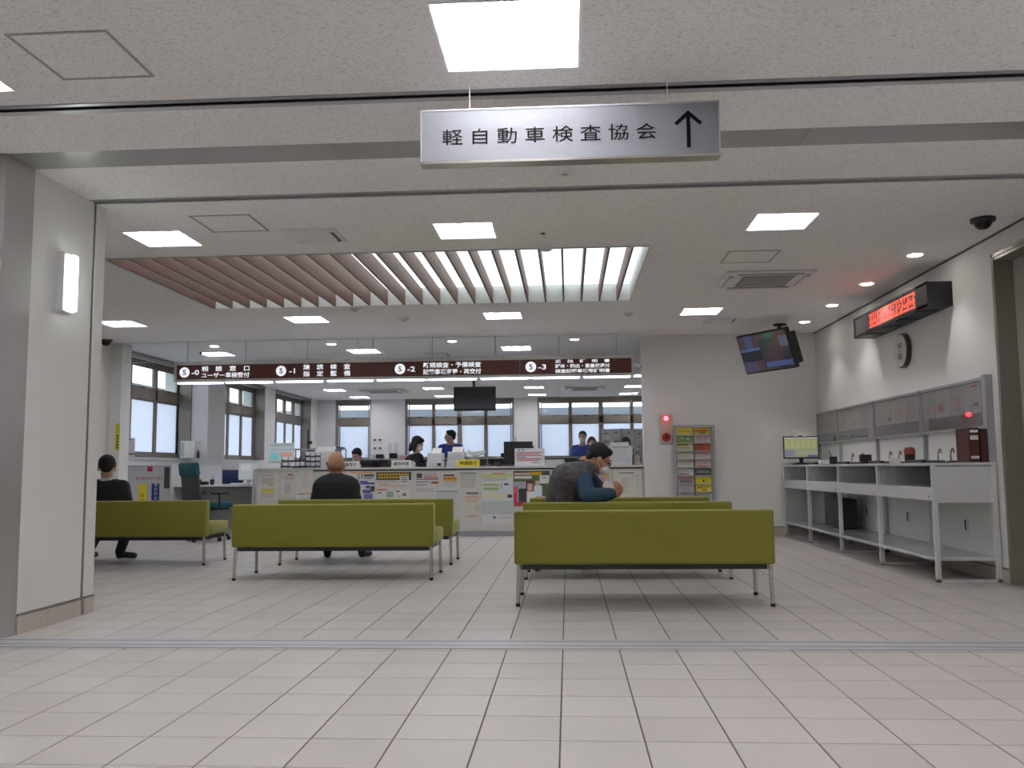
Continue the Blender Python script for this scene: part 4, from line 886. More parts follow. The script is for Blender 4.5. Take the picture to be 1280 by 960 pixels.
# ---------------------------------------------------------------- end wall: rack, alarm
t = thing('brochure_rack', 'silver two-column wall rack filled with colourful leaflets beside the fire alarm', 'rack', (1.48, 12.44, 0))
RW = .545; zt = 1.525; zb = .42
MB().tube([(.012, 0, 0), (.012, 0, zt)], .012, ALU, 10).build('post', t, True); MB().tube([(RW - .012, 0, 0), (RW - .012, 0, zt)], .012, ALU, 10).build('post', t, True)
MB().box(0, RW, -.01, .01, zt - .012, zt + .006, ALU).box(.02, RW - .02, .10, .105, zb - .1, zt - .02, GREYP).box(.0, RW, .0, .12, 0, .03, ALU).build('frame', t)
LF = [((206, 190, 60), [(.1, .3, .9, .6, (180, 170, 60))]), ((206, 176, 50), [(.0, .35, .9, .6, (190, 70, 50)), (.3, .7, .7, .85, (60, 50, 40))]),
      ((112, 150, 70), [(.1, .1, .5, .6, (140, 160, 100)), (.6, .3, .8, .55, (180, 190, 170))]), ((196, 176, 174), [(.1, .15, .9, .35, (200, 130, 140)), (.1, .5, .8, .6, LGT)]),
      ((190, 186, 150), [(0, 0, .7, .3, (160, 160, 60)), (.1, .5, .8, .6, (190, 120, 110))]), ((186, 88, 56), [(.2, .2, .5, .7, (120, 50, 40)), (.3, .3, .4, .5, (200, 120, 90))]),
      ((200, 196, 188), lines(.1, .2, .9, .8, 3, (190, 176, 150))), ((202, 196, 190), [(.05, .15, .95, .3, (204, 120, 120))] + lines(.1, .4, .8, .8, 3, LGT)),
      ((204, 202, 194), lines(.1, .2, .9, .8, 3, (186, 184, 150))), ((200, 184, 176), lines(.05, .2, .9, .6, 3, (206, 160, 150)) + [(.1, .8, .8, .95, (170, 70, 70))]),
      ((204, 204, 204), [(.05, .7, .7, .9, (110, 110, 130)), (.4, .7, .7, .9, (170, 110, 110))]), ((74, 76, 78), words(.1, .2, .9, .7, 8, 2, (170, 170, 170))),
      ((190, 176, 172), [(.1, .15, .9, .3, (206, 120, 110)), (.1, .4, .9, .9, (130, 120, 126))]), ((220, 208, 40), [(.45, .4, .55, .8, (90, 80, 40))]),
      ((196, 192, 192), words(.2, .4, .8, .9, 6, 2, (150, 140, 144))), ((214, 204, 60), [(.1, .3, .4, .5, (190, 110, 60)), (.4, .6, .7, .8, (160, 80, 60))]),
      ((200, 200, 196), lines(.1, .2, .9, .8, 3, LGT)), ((180, 190, 200), lines(.1, .2, .9, .8, 3, LGT)), ((206, 190, 180), lines(.1, .2, .9, .8, 3, LGT)), ((196, 200, 190), lines(.1, .2, .9, .8, 3, LGT))]
names = ['yellow-green leaflet, top left of the rack', 'yellow and red leaflet, top right of the rack', 'green leaflet in the second row of the rack', 'pale pink leaflet in the second row of the rack', 'olive and white leaflet in the third row', 'orange-red leaflet in the third row', 'cream leaflet in the fourth row, left column', 'white leaflet with pink line in the fourth row', 'cream leaflet in the fifth row, left column', 'pinkish leaflet in the fifth row, right column', 'white leaflet with small dark picture in the sixth row', 'dark grey leaflet in the sixth row', 'grey and red leaflet in the seventh row', 'bright yellow leaflet in the seventh row', 'white leaflet with grey lettering in the eighth row', 'yellow leaflet in the eighth row', 'white leaflet low in the rack, ninth row left', 'pale blue leaflet low in the rack, ninth row', 'pale brown leaflet in the lowest row', 'pale green leaflet in the lowest row']
rh = .113
for i, (c_, mk) in enumerate(LF):
    r_, k_ = divmod(i, 2); zz = zt - .03 - r_ * rh; x0_ = .035 + k_ * .24
    MB().box(x0_ - .008, x0_ + .228, .02, .1, zz - rh + .004, zz - rh + .010, GREYP).box(x0_ - .008, x0_ + .228, -.0, .006, zz - rh + .004, zz - rh + .02, ALU).build('pocket', t)
    sheet('leaflet', names[i], 'leaflet', 'leaflets in the wall rack', (1.48 + x0_, 12.46 + .02, zz), 0, .215, rh - .012, c_, mk, -.18)
t = thing('fire_alarm_panel', 'beige wall panel with a lit red lamp above a round red alarm button', 'alarm', (1.385, YP, 1.49))
MB().rbox(-.09, .09, -.03, .001, -.21, .21, .008, mat((196, 186, 168), .5)).build('panel', t)
MB().ball((0, -.045, .145), (.034, .03, .034), mat((255, 50, 60), .3, emit=5, var=0, name='lit_red_lamp')).build('lamp', t, True)
MB().tube([(0, -.03, .145), (0, -.04, .145)], .043, mat((150, 40, 40), .4), 24).build('lamp_ring', t, True)
MB().tube([(0, -.03, -.12), (0, -.045, -.12)], .062, mat((170, 34, 40), .4), 28).build('button_ring', t, True)
MB().tube([(0, -.045, -.12), (0, -.050, -.12)], .022, mat((60, 24, 28), .4), 20).build('button', t, True)

# television
TVM = mat((22, 22, 26), .4)
t = thing('television', 'ceiling-hung television tilted down in the right corner showing a divided picture', 'television', (2.5329, 11.4322, 2.4063))
W, H_ = .90, .522
u = Vector((math.cos(1.041), -math.sin(1.041), 0)); nh = Vector((-math.sin(1.041), -math.cos(1.041), 0)); dn = Vector((-nh.x * math.sin(.3306), -nh.y * math.sin(.3306), -math.cos(.3306)))
nrm = u.cross(-dn).normalized()
MT = Matrix((u, -nrm, -dn)).transposed().to_4x4()      # local x right, y away from viewer, z up
m_ = MB().rbox(-W / 2, W / 2, 0, .06, -H_ / 2, H_ / 2, .008, TVM, MT, 2); m_.build('bezel', t)
m_ = MB(); nx, nz = 24, 14
pal = {}
def scr(u_, v_):
    if u_ < .42:
        if v_ < .36: c = (60, 90, 150) if .12 < u_ < .36 and (int(u_ * 60) % 3) else (96, 60, 76)
        elif v_ < .42: c = (70, 110, 190)
        elif v_ < .75: c = (26, 40, 58)
        else: c = (86, 82, 120) if u_ < .3 else (90, 66, 60)
    else:
        if v_ < .12: c = (60, 130, 80) if .55 < u_ < .75 else (110, 70, 66)
        elif v_ > .78 and v_ < .93: c = (64, 96, 190) if u_ > .44 and (v_ < .84 or v_ > .87) else (40, 44, 80)
        elif u_ > .82 and v_ < .42: c = (110, 110, 150)
        else: c = (70 + int(30 * math.sin(u_ * 9 + 3 * v_)), 66 + int(16 * math.sin(v_ * 6)), 66)
    return c
for i in range(nx):
    for j in range(nz):
        c = scr((i + .5) / nx, (j + .5) / nz); c = tuple(min(255, v // 6 * 6) for v in c)
        a = -W / 2 + .02 + i * (W - .04) / nx; b = a + (W - .04) / nx; z1_ = H_ / 2 - .02 - j * (H_ - .04) / nz; z0_ = z1_ - (H_ - .04) / nz
        m_.add([MT @ Vector(p) for p in ((a, -.002, z0_), (b, -.002, z0_), (b, -.002, z1_), (a, -.002, z1_))], [(0, 1, 2, 3)], mat(tuple(int(v*.45 + .25 * sum(c) / 3) for v in c), .25, emit=.17, var=0))
m_.build('screen', t)
MB().box(-.14, .14, .06, .12, -.14, .14, TVM, MT).build('mount_plate', t)
MB().rbox(.30, .44, .06, .16, -.22, .18, .01, BLACK, MT).build('tuner_box', t)
MB().tube([tuple(MT @ Vector((0, .10, .0))), tuple(MT @ Vector((0, .22, .06))), (.29, .39, C - 2.4063 - .02)], .025, BLACK, 12).build('pole', t, True)
o = MB().lathe([(.085, -.02), (.085, 0)], BLACK, 24).build('ceiling_plate', t, True); o.location = (.29, .39, C - 2.4063)

# ---------------------------------------------------------------- right wall things
t = thing('message_display', 'black wall-mounted electronic display with red lit message above the clock', 'display', (XR, 0, 0))
MB().box(-.22, 0, 8.17, 10.25, 2.385, 2.61, mat((28, 28, 30), .45)).build('body', t)
MB().box(-.226, -.22, 8.17, 10.25, 2.585, 2.612, BLACK).box(-.226, -.22, 8.17, 10.25, 2.383, 2.41, BLACK).box(-.226, -.22, 8.17, 8.42, 2.385, 2.61, BLACK).box(-.226, -.22, 10.20, 10.25, 2.385, 2.61, BLACK).build('frame', t)
MB().box(-.222, -.219, 8.42, 10.2, 2.41, 2.585, mat((116, 114, 122), .3)).build('screen', t)
RD = mat((255, 70, 45), .5, emit=.8, var=0, name='lit_red_dots'); m_ = MB(); random.seed(11)
y = 8.46; ps = .0165
while y < 9.72:
    kc = int((y - 8.46) / ps) % 9
    if kc == 8: y += ps; continue
    for q in range(8):
        if random.random() < (.8 if (q in (0, 3, 7) or kc in (1, 6)) else .22):
            m_.quad((-.2235, y + ps * .9, 2.425 + q * .019), (-.2235, y, 2.425 + q * .019), (-.2235, y, 2.425 + q * .019 + .0165), (-.2235, y + ps * .9, 2.425 + q * .019 + .0165), RD)
    y += ps
m_.build('red_dots', t)['kind'] = 'stuff'
for k_ in range(4): MB().box(-.20, -.04, 8.4 + k_ * .47, 8.55 + k_ * .47, 2.378, 2.386, BLACK).build('vent', t)

t = thing('wall_clock', 'round white-faced wall clock with digital readout below the red display', 'clock', (XR, 9.36, 2.13))
RY = Matrix.Rotation(-math.pi / 2, 4, 'Y')
MB().lathe([(.18, 0), (.18, .045), (.165, .05)], mat((70, 66, 66), .4), 40, RY).build('case', t, True)
MB().lathe([(.0, .050), (.168, .0505)], mat((206, 208, 202), .5), 40, RY).build('face', t)
m_ = MB(); LC = mat((70, 84, 76), .4, var=0)
for z in (.045, -.065):
    for yy in (-.03, .03): m_.box(-.053, -.0515, yy - .022, yy - .014, z - .03, z + .03, LC).box(-.053, -.0515, yy + .014, yy + .022, z - .03, z + .03, LC).box(-.053, -.0515, yy - .02, yy + .02, z - .004, z + .004, LC).box(-.053, -.0515, yy - .02, yy + .02, z + .026, z + .034, LC)
m_.box(-.053, -.0515, -.03, .03, -.012, -.004, LC); m_.build('readout', t)

# sample boards
RZ = -math.pi / 2
bd = [(12.58, 11.66, 'sample form board farthest from the camera, behind the terminal'), (11.64, 10.29, 'second sample form board from the far corner'), (10.27, 8.95, 'sample form board left of the one reflecting the red lamp'), (8.93, 7.60, 'sample form board nearest the doorway, reflecting the red alarm lamp')]
random.seed(5)
for i, (ya, yb, lab) in enumerate(bd):
    t = thing('notice_board', lab, 'board', (XR - .035, ya, 1.25), RZ, 'framed sample form boards above the writing table'); L = ya - yb
    MB().box(0, L, 0, .02, 0, .42, mat((118, 118, 122), .7)).build('backing', t)
    MB().box(0, L, -.012, .022, .40, .425, ALU).box(0, L, -.012, .022, -.005, .02, ALU).box(0, .022, -.012, .022, 0, .42, ALU).box(L - .022, L, -.012, .022, 0, .42, ALU).build('frame', t)
    n_ = 3 if i < 2 else 4; pw = (L - .08) / n_
    for j in range(n_):
        c_ = random.choice(((176, 172, 176), (184, 180, 176), (170, 168, 176))); marks = lines(.08, .06, .92, .9, 10, random.choice(((150, 146, 160), (166, 150, 144), (150, 156, 150))), .45)
        marks += [(.2 + .3 * random.random(), .3 + .4 * random.random(), .6, .8, random.choice(((176, 150, 140), (140, 146, 180), (176, 176, 130), (186, 140, 144))))]
        if i == 3 and j == 3: marks += [(.45, .06, .8, .13, (180, 40, 50)), (.5, .66, .85, .76, (70, 100, 170))]
        if i == 3 and j == 1: marks += [(.2, .55, .5, .75, (190, 90, 100))]
        if i == 2 and j == 1: marks += [(.3, .7, .6, .85, (70, 90, 170))]
        o = sheet_mesh(MB(), pw - .012, .255, c_, marks).build('paper', t); o.location = (.04 + j * pw, 0, .39)
    if i in (1, 3): o = sheet_mesh(MB(), .13, .15, (176, 170, 160), lines(.1, .1, .9, .9, 6, (160, 140, 136))).build('paper', t); o.location = (L - .19 if i == 1 else .04, 0, .14)
    MB().box(.02, L - .02, -.011, -.009, .02, .40, ACRYL).build('acrylic_cover', t)
    MB().box(-.005, .02, .0, .03, -.285, 0, ALU).build('post', t)
t = thing('board_end_post', 'thick silver upright closing the near end of the sample form boards', 'post', (XR - .03, 7.55, .965)); MB().box(-.03, .03, -.03, .04, 0, .725, ALU).build('post', t)
# writing table
t = thing('writing_table', 'long white steel writing table with open shelves along the side wall', 'table', (0, 0, 0))
xs0, xs1 = 2.975, XR - .012; posts = [7.535, 8.84, 10.09, 11.36, 12.58]
MB().box(xs0, xs1, 7.515, 12.60, .945, .968, SHELFW).build('worktop', t)
for i, y in enumerate(posts):
    MB().box(xs0, xs0 + .035, y - .0175, y + .0175, .0, .945, SHELFW).box(xs1 - .035, xs1, y - .0175, y + .0175, .0, .945, SHELFW).box(xs0, xs1, y - .0175, y + .0175, .0, .022, SHELFW).build('leg', t)
for i in range(4):
    a, b = posts[i] + .0175, posts[i + 1] - .0175
    p_ = MB().box(xs0 + .004, xs0 + .02, a, b, .655, .765, SHELFW).build('drawer_front', t)
    MB().tube([(xs0 + .004, a + .06, .69), (xs0 - .002, a + .06, .69)], .009, ALU, 12).build('lock', p_, True)
    MB().box(xs0 + .02, xs1, a, b, .745, .76, SHELFW).build('shelf', t)
    MB().box(xs0, xs1, a, b, .170, .200, mat((206, 210, 210), .12)).build('lower_shelf', t)
    MB().box(xs1 - .01, xs1, a, b, .655, .945, SHELFW).build('back_panel', t)
    MB().box(xs0 + .04, xs1, b - .004, b, .655, .94, SHELFW).build('side_panel', t)
MB().box(xs0 + .035, xs1 - .035, 7.522, 7.534, .64, .935, SHELFW).build('end_panel', t)
for i, (y, lab) in enumerate(((8.15, 'wall socket under the nearest bay of the writing table'), (9.5, 'wall socket under the second bay of the writing table'), (10.75, 'wall socket under the third bay of the writing table'))):
    t = thing('wall_socket', lab, 'socket', (XR, y, .42), group='wall sockets under the writing table'); MB().rbox(-.01, .001, -.035, .035, -.06, .06, .004, WHITE).build('plate', t); MB().box(-.012, -.009, -.015, .015, -.045, .045, DARK).build('outlet', t)
t = thing('computer_tower', 'dark computer tower with cables on the lower shelf of the writing table', 'computer', (3.30, 10.98, .20)); MB().rbox(-.09, .09, -.2, .2, 0, .36, .008, mat((60, 56, 58), .5)).build('case', t); MB().tube([(0, -.2, .3), (-.02, -.32, .35), (.05, -.34, .1), (.02, -.25, .02)], .01, BLACK, 8).tube([(0.03, -.2, .2), (.05, -.30, .3), (.0, -.30, .12)], .01, BLACK, 8).build('cable', t, True)
t = thing('cable_box', 'black power strip box hanging in the far bay of the writing table', 'box', (3.35, 12.0, .2)); MB().rbox(-.08, .08, -.3, .3, 0, .42, .008, mat((150, 150, 148), .5)).build('body', t)
# table top things
ZT = .968
t = monitor('black terminal monitor with yellow-green grid screen on the far end of the writing table', 3.12, 12.15, ZT, .46, .30, (28, 26, 30), ((150, 156, 128), [(0, 0, 1, .08, (190, 192, 186))] + [(.02 + i * .16, .12, .15 + i * .16, .58, (172, 176, 126)) for i in range(6)] + [(0, .64, .3, .95, (130, 130, 150)), (.35, .66, .98, .9, (158, 160, 140)), (.7, .9, .98, .98, (60, 80, 150))]), -.12, stand=.08)
t = thing('keyboard', 'black keyboard in front of the terminal monitor', 'keyboard', (3.15, 11.85, ZT)); MB().rbox(-.2, .2, -.07, .07, 0, .02, .006, BLACK).build('body', t)
for k_ in range(4): MB().box(-.185, .185, -.06 + k_ * .03, -.038 + k_ * .03, .02, .026, DARK).build('key_row', t)
t = thing('paper_card', 'white card clipped on top of the terminal monitor', 'card', (3.11, 12.13, ZT + .375)); MB().box(-.09, .09, 0, .01, 0, .085, PAPER).build('card', t); MB().box(-.02, .02, -.004, .014, -.01, .012, BLACK).build('clip', t)
o = MB().rbox(-.09, .09, -.12, .12, 0, .03, .004, PAPER).build('paper_stack'); o.location = (3.02 + .02, 12.42, ZT); tag(o, 'white stack of forms left of the terminal monitor', 'paper')
def small_box(lab, y, x=3.1, w_=.12, d_=.1, h_=.05, c_=(220, 220, 216), nm='tray_box'):
    t = thing(nm, lab, 'box', (x, y, ZT)); MB().box(-w_ / 2, w_ / 2, -d_ / 2, d_ / 2, 0, .004, mat(c_, .5)).box(-w_ / 2, -w_ / 2 + .004, -d_ / 2, d_ / 2, 0, h_, mat(c_, .5)).box(w_ / 2 - .004, w_ / 2, -d_ / 2, d_ / 2, 0, h_, mat(c_, .5)).box(-w_ / 2, w_ / 2, -d_ / 2, -d_ / 2 + .004, 0, h_, mat(c_, .5)).box(-w_ / 2, w_ / 2, d_ / 2 - .004, d_ / 2, 0, h_, mat(c_, .5)).build('body', t)
    MB().box(-w_ / 2 + .006, w_ / 2 - .006, -d_ / 2 + .006, d_ / 2 - .006, .005, h_ * .85, PAPER).build('slips', t); return t
small_box('small white slip box right of the terminal keyboard', 11.0)
small_box('small white slip box between the pen stands and the red pen pot', 8.62, 3.08, .08, .08, .05)
def cup(lab, y, c_, x=3.12, r=.045, h=.09, pens=2, topc=None):
    t = thing('pen_pot', lab, 'pen pot', (x, y, ZT)); MB().lathe([(r * .9, 0), (r, h * .1), (r, h), (r * .9, h), (r * .85, .01)], mat(c_, .5), 20).build('pot', t, True)
    for i in range(pens):
        a = random.random() * 6.28; MB().tube([(0, 0, .02), (.035 * math.cos(a), .045 * math.sin(a) + .02, h + .07)], .004, mat(random.choice(((40, 50, 50), (60, 60, 110), (130, 40, 40))), .4), 6).build('pen', t, True)
    if topc: MB().lathe([(r * 1.05, h), (r * 1.1, h + .03), (r * .9, h + .06), (r * .5, h + .065)], mat(topc, .5), 20).build('lid', t, True)
    return t
cup('black pen pot with a slanting pen right of the terminal', 10.72, (34, 24, 24))
cup('squat black pot in the middle of the writing table', 9.58, (26, 24, 24), r=.062, h=.095, pens=0)
cup('black pot topped with red stamps on the writing table', 8.36, (34, 28, 28), r=.045, h=.08, pens=1, topc=(150, 66, 56))
# curled pen stands
pst = None
pens = ((10.85, 'curled pen stand right of the slanting pen pot'), (10.5, 'curled pen stand left of the squat black pot'), (9.6, 'curled pen stand right of the squat black pot'), (9.33, 'curled pen stand left of the red-topped pot'), (8.36, 'curled pen stand right of the red-topped pot'), (8.09, 'curled pen stand beside the brown binders'))
for y, lab in pens:
    if pst is None:
        pst = thing('pen_stand', lab, 'pen stand', (3.385, y, ZT), RZ, 'curled pen stands on the writing table')
        MB().lathe([(.04, 0), (.042, .012), (.02, .02)], BLACK, 20).build('base', pst, True)
        MB().tube([(-.03, 0, .015), (-.035, 0, .06), (-.02, 0, .10), (.01, 0, .125), (.035, 0, .11), (.035, 0, .085)], .006, mat((110, 70, 60), .4), 8).build('cord', pst, True)
        MB().tube([(-.03, 0, .07), (-.02, 0, .105), (.005, 0, .13)], [.005, .007, .005], mat((190, 190, 186), .3), 8).build('pen', pst, True)
    else: dup(pst, (3.385, y, ZT), RZ, lab)
mt = None
for y, lab in ((10.1, 'black writing mat between the two far pen stands'), (9.05, 'black writing mat between the squat pot and the red-topped pot'), (8.03, 'black writing mat at the near end of the writing table'), (11.36, 'black writing mat right of the terminal keyboard')):
    if mt is None:
        mt = thing('writing_mat', lab, 'desk mat', (3.18, y, ZT), 0, 'black writing mats'); MB().rbox(-.10, .14, -.24, .24, 0, .012, .004, BLACK).build('mat', mt); MB().rbox(-.155, -.11, -.18, .18, 0, .028, .008, mat((40, 38, 40), .4)).build('pen_rest', mt)
        MB().rbox(-.08, .08, -.09, .09, .012, .022, .003, mat((120, 126, 132), .35)).build('calculator', mt)
    else: dup(mt, (3.18, y, ZT), 0, lab)
BR = mat((84, 46, 40), .5, var=.08)
for i, (x0_, x1_, h_, lab) in enumerate(((3.295, 3.375, .285, 'brown ring binder with three white labels on its spine'), (3.380, 3.438, .275, 'darker brown ring binder squeezed between the labelled binder and the wall'))):
    t = thing('binder', lab, 'binder', ((x0_ + x1_) / 2, 7.535, ZT), 0, 'brown ring binders'); W = (x1_ - x0_) / 2
    MB().box(-W, -W + .004, 0, .25, 0, h_, BR).box(W - .004, W, 0, .25, 0, h_, BR).box(-W, W, 0, .005, 0, h_, BR).build('cover', t); MB().box(-W + .006, W - .006, .01, .235, .01, h_ - .01, PAPER if i == 0 else BR).build('pages', t)
    if i == 0:
        for z, hh in ((.245, .02), (.185, .035), (.03, .022)): MB().box(-W + .008, W - .008, -.002, .0, z, z + hh, PAPER).build('spine_label', t)
# ---------------------------------------------------------------- people
def capsule(mb, p0, r0, p1, r1, material, n=12):
    p0, p1 = Vector(p0), Vector(p1); d = p1 - p0
    if d.length < 1e-4: d = Vector((0, 0, 1e-3)); p1 = p0 + d
    u_ = d.normalized(); pts = []; rs = []
    for k in range(4): a = math.pi / 2 * k / 4; pts.append(p0 - u_ * r0 * math.cos(a)); rs.append(max(1e-3, r0 * math.sin(a)))
    pts += [p0, p1]; rs += [r0, r1]
    for k in range(3, -1, -1): a = math.pi / 2 * k / 4; pts.append(p1 + u_ * r1 * math.cos(a)); rs.append(max(1e-3, r1 * math.sin(a)))
    ax = Vector((0, 0, 1)) if abs(u_.z) < .9 else Vector((1, 0, 0)); a_ = u_.cross(ax).normalized(); b_ = a_.cross(u_).normalized()
    vs = []; fs = []
    for p, r in zip(pts, rs):
        for k in range(n): t_ = 2 * math.pi * k / n; vs.append(p + (a_ * math.cos(t_) + b_ * math.sin(t_)) * r)
    m = len(pts)
    for i in range(m - 1):
        for k in range(n): q = (k + 1) % n; fs.append((i * n + k, (i + 1) * n + k, (i + 1) * n + q, i * n + q))
    fs.append(tuple(range(n))); fs.append(tuple((m - 1) * n + k for k in range(n))[::-1])
    mb.add(vs, fs, material)
def blob(name, parts, material, parent, voxel=.009, sm=3):
    mb = MB()
    for p in parts:
        if p[0] == 'c': capsule(mb, *p[1:], material)
        else:
            _, c, r, rot = p; mb.ball((0, 0, 0), r, material, Matrix.Translation(c) @ (rot.to_4x4() if rot else Matrix.Identity(4)), 3)
    me = mb.mesh('tmp'); o = bpy.data.objects.new('tmp', me); COL.objects.link(o)
    m1 = o.modifiers.new('r', 'REMESH'); m1.mode = 'VOXEL'; m1.voxel_size = voxel
    m2 = o.modifiers.new('s', 'SMOOTH'); m2.iterations = sm; m2.factor = .5
    bpy.context.view_layer.update()
    nm = bpy.data.meshes.new_from_object(o.evaluated_get(bpy.context.evaluated_depsgraph_get())); bpy.data.objects.remove(o)
    nm.polygons.foreach_set('use_smooth', [True] * len(nm.polygons)); nm.materials.clear(); nm.materials.append(material); nm.name = name
    r = bpy.data.objects.new(name, nm); COL.objects.link(r); r.parent = parent; return r
def sweep(rows, wd):      # rows: (point, half width, radius); wd: width direction(s)
    out = []
    for i in range(len(rows) - 1):
        (p0, a0, r0), (p1, a1, r1) = rows[i], rows[i + 1]; p0, p1 = Vector(p0), Vector(p1)
        w0 = Vector(wd[i] if isinstance(wd, list) else wd); w1 = Vector(wd[i + 1] if isinstance(wd, list) else wd)
        for k in range(6):
            f = k / 5; p = p0.lerp(p1, f); a = a0 + (a1 - a0) * f; r = r0 + (r1 - r0) * f; w_ = w0.lerp(w1, f).normalized()
            out.append(('c', p - w_ * a, r, p + w_ * a, r))
    return out
def hand(wrist, fdir, pdir, side, curl=.5, s=1.0):
    """wrist, finger direction, palm normal, thumb side"""
    f = Vector(fdir).normalized(); n_ = Vector(pdir).normalized(); n_ = (n_ - f * n_.dot(f)).normalized(); t_ = f.cross(n_) * side
    w_ = Vector(wrist); out = []
    for k in range(4):
        o_ = t_ * (.030 - .020 * k) * s
        out.append(('c', w_ + o_ * .6, .014 * s, w_ + f * .075 * s + o_, .012 * s))
        L_ = (.040, .044, .041, .033)[k] * s
        a1 = curl * .9; d1 = f * math.cos(a1) + n_ * math.sin(a1); b = w_ + f * .080 * s + o_ * 1.08; m_ = b + d1 * L_
        a2 = curl * 2.0; d2 = f * math.cos(a2) + n_ * math.sin(a2)
        out += [('c', b, .0098 * s, m_, .0088 * s), ('c', m_, .0088 * s, m_ + d2 * L_ * .75, .0074 * s)]
    b = w_ + t_ * .028 * s + f * .018 * s; m_ = b + (t_ * .6 + f * .6 + n_ * .25).normalized() * .042 * s
    out += [('c', b, .015 * s, m_, .011 * s), ('c', m_, .011 * s, m_ + (f * .8 + n_ * .5).normalized() * .032 * s, .009 * s)]
    return out
SKIN = mat((206, 160, 136), .55, var=.03); SKIN2 = mat((186, 132, 104), .5, var=.04)
HAIRB = mat((17, 15, 16), .6, var=.2, scale=60, bump=.3)
def person(label, J, head, yaw, pitch, top, bottom, skin=SKIN, hair='short', hairc=HAIRB, mask=False, glasses=False, collar=None, shoes=(30, 28, 30), voxel=.010, group=None, hs=1.0, roll=0, handp=None, thick=0, toec=None):
    H0 = Vector(head); t = thing('person', label, 'person', (J['pelvis'][0], J['pelvis'][1], 0), 0, group); O = Vector((J['pelvis'][0], J['pelvis'][1], 0))
    Lc = lambda p: Vector(p) - O
    Rh = Matrix.Rotation(yaw, 3, 'Z') @ Matrix.Rotation(roll, 3, 'Y') @ Matrix.Rotation(-pitch, 3, 'X'); hc = Lc(head)
    h = lambda x, y, z: hc + Rh @ Vector((x * hs, y * hs, z * hs))
    E_ = lambda x, y, z, a, b, c: ('e', h(x, y, z), (a * hs, b * hs, c * hs), Rh)
    P_ = {k: Lc(v) for k, v in J.items() if k not in ('wdir', 'w2')}
    wd = [Vector(J.get('w2', J['wdir'])), Vector(J.get('w2', J['wdir'])), Vector(J['wdir']), Vector(J['wdir'])]
    nb = P_['neck']; body = []
    body += [E_(0, -.012, .032, .075, .094, .090), E_(0, .030, -.02, .058, .062, .085), E_(0, .045, -.078, .040, .038, .032), ('c', h(0, .092, .004), .009 * hs, h(0, .108, -.028), .014 * hs),
             E_(-.077, -.004, -.008, .011, .021, .031), E_(.077, -.004, -.008, .011, .021, .031), E_(0, .088, -.062, .022, .012, .008), E_(-.03, .078, .034, .024, .012, .008), E_(.03, .078, .034, .024, .012, .008),
             E_(-.034, .06, -.03, .022, .026, .022), E_(.034, .06, -.03, .022, .026, .022)]
    body += [('c', h(0, -.02, -.05), .056 * hs, nb, .060)]
    rows = [(P_['pelvis'], .085, .10), (P_['waist'], .075, .095), (P_['chest'], .10, .105), (nb - Vector((0, 0, .045)), .09, .06)]
    body += sweep(rows, wd)
    for s_ in 'lr':
        S, El, Wr = P_['sh' + s_], P_['el' + s_], P_['wr' + s_]
        body += [('c', nb - Vector((0, 0, .05)), .05, S, .05), ('c', S, .048, El, .040), ('c', El, .040, Wr, .027)]
        fd = (Wr - El).normalized(); hp = (handp or {}).get(s_)
        if hp: body += hand(Wr + fd * .01, hp[0], hp[1], hp[2], hp[3])
        else: body += hand(Wr + fd * .01, fd, Vector((0, 0, -1)) + fd * .1, 1 if s_ == 'l' else -1, .5)
        Hp, K, A = P_['hip' + s_], P_['kn' + s_], P_['an' + s_]
        body += [('c', Hp, .075, K, .052), ('c', K, .052, A, .036)]
    blob('body', body, skin, t, voxel)
    th = .016 + thick
    rows = [(P_['pelvis'] + Vector((0, 0, -.02)), .095, .10 + th), (P_['waist'], .085, .10 + th), (P_['chest'], .115, .108 + th), (nb - Vector((0, 0, .055)), .105, .055 + th * .6)]
    tp = sweep(rows, wd)
    slv = []
    for s_ in 'lr':
        S, El, Wr = P_['sh' + s_], P_['el' + s_], P_['wr' + s_]
        tp += [('c', nb - Vector((0, 0, .05)), .055 + th * .5, S, .055 + th)]
        slv += [('c', S, .053 + th, El, .045 + th), ('c', El, .045 + th, Wr.lerp(El, .06), .032 + th * .9)]
        tp.append(('c', S, .056 + th, S.lerp(El, .18), .056 + th * .8))
    if isinstance(top, tuple) and isinstance(top[0], bpy.types.Material): blob('vest', tp, top[0], t, voxel); blob('sleeves', slv, top[1], t, voxel)
    else: blob('jacket', tp + slv, top, t, voxel)
    bt = sweep([(P_['pelvis'] + Vector((0, 0, .05)), .088, .102), (P_['pelvis'] - Vector((0, 0, .01)), .09, .112)], [wd[0], wd[0]])
    for s_ in 'lr':
        Hp, K, A = P_['hip' + s_], P_['kn' + s_], P_['an' + s_]; bt += [('c', P_['pelvis'], .10, Hp, .09), ('c', Hp, .092, K, .068), ('c', K, .068, A, .052)]
        toe = P_['to' + s_]; sh = [('c', A - Vector((0, 0, .035)), .040, toe, .034), ('c', A - Vector((0, 0, .01)), .045, A - Vector((0, 0, .04)), .043)]
        blob('shoe', sh, mat(shoes, .5), t, voxel)
    blob('trousers', bt, bottom, t, voxel)
    if hair == 'short': hp_ = [E_(0, -.024, .045, .083, .098, .088), E_(0, .034, .090, .062, .042, .034), E_(0, -.075, -.005, .062, .035, .06), E_(-.07, -.012, .03, .014, .04, .04), E_(.07, -.012, .03, .014, .04, .04)]
    elif hair == 'long': hp_ = [E_(0, -.024, .045, .088, .102, .092), E_(0, .045, .088, .064, .042, .036), E_(0, -.07, -.06, .080, .05, .12), ('c', h(-.078, -.02, .03), .026 * hs, h(-.075, .0, -.12), .03 * hs), ('c', h(.078, -.02, .03), .026 * hs, h(.075, .0, -.12), .03 * hs)]
    else: hp_ = [E_(0, -.030, -.012, .0775, .0835, .060)]
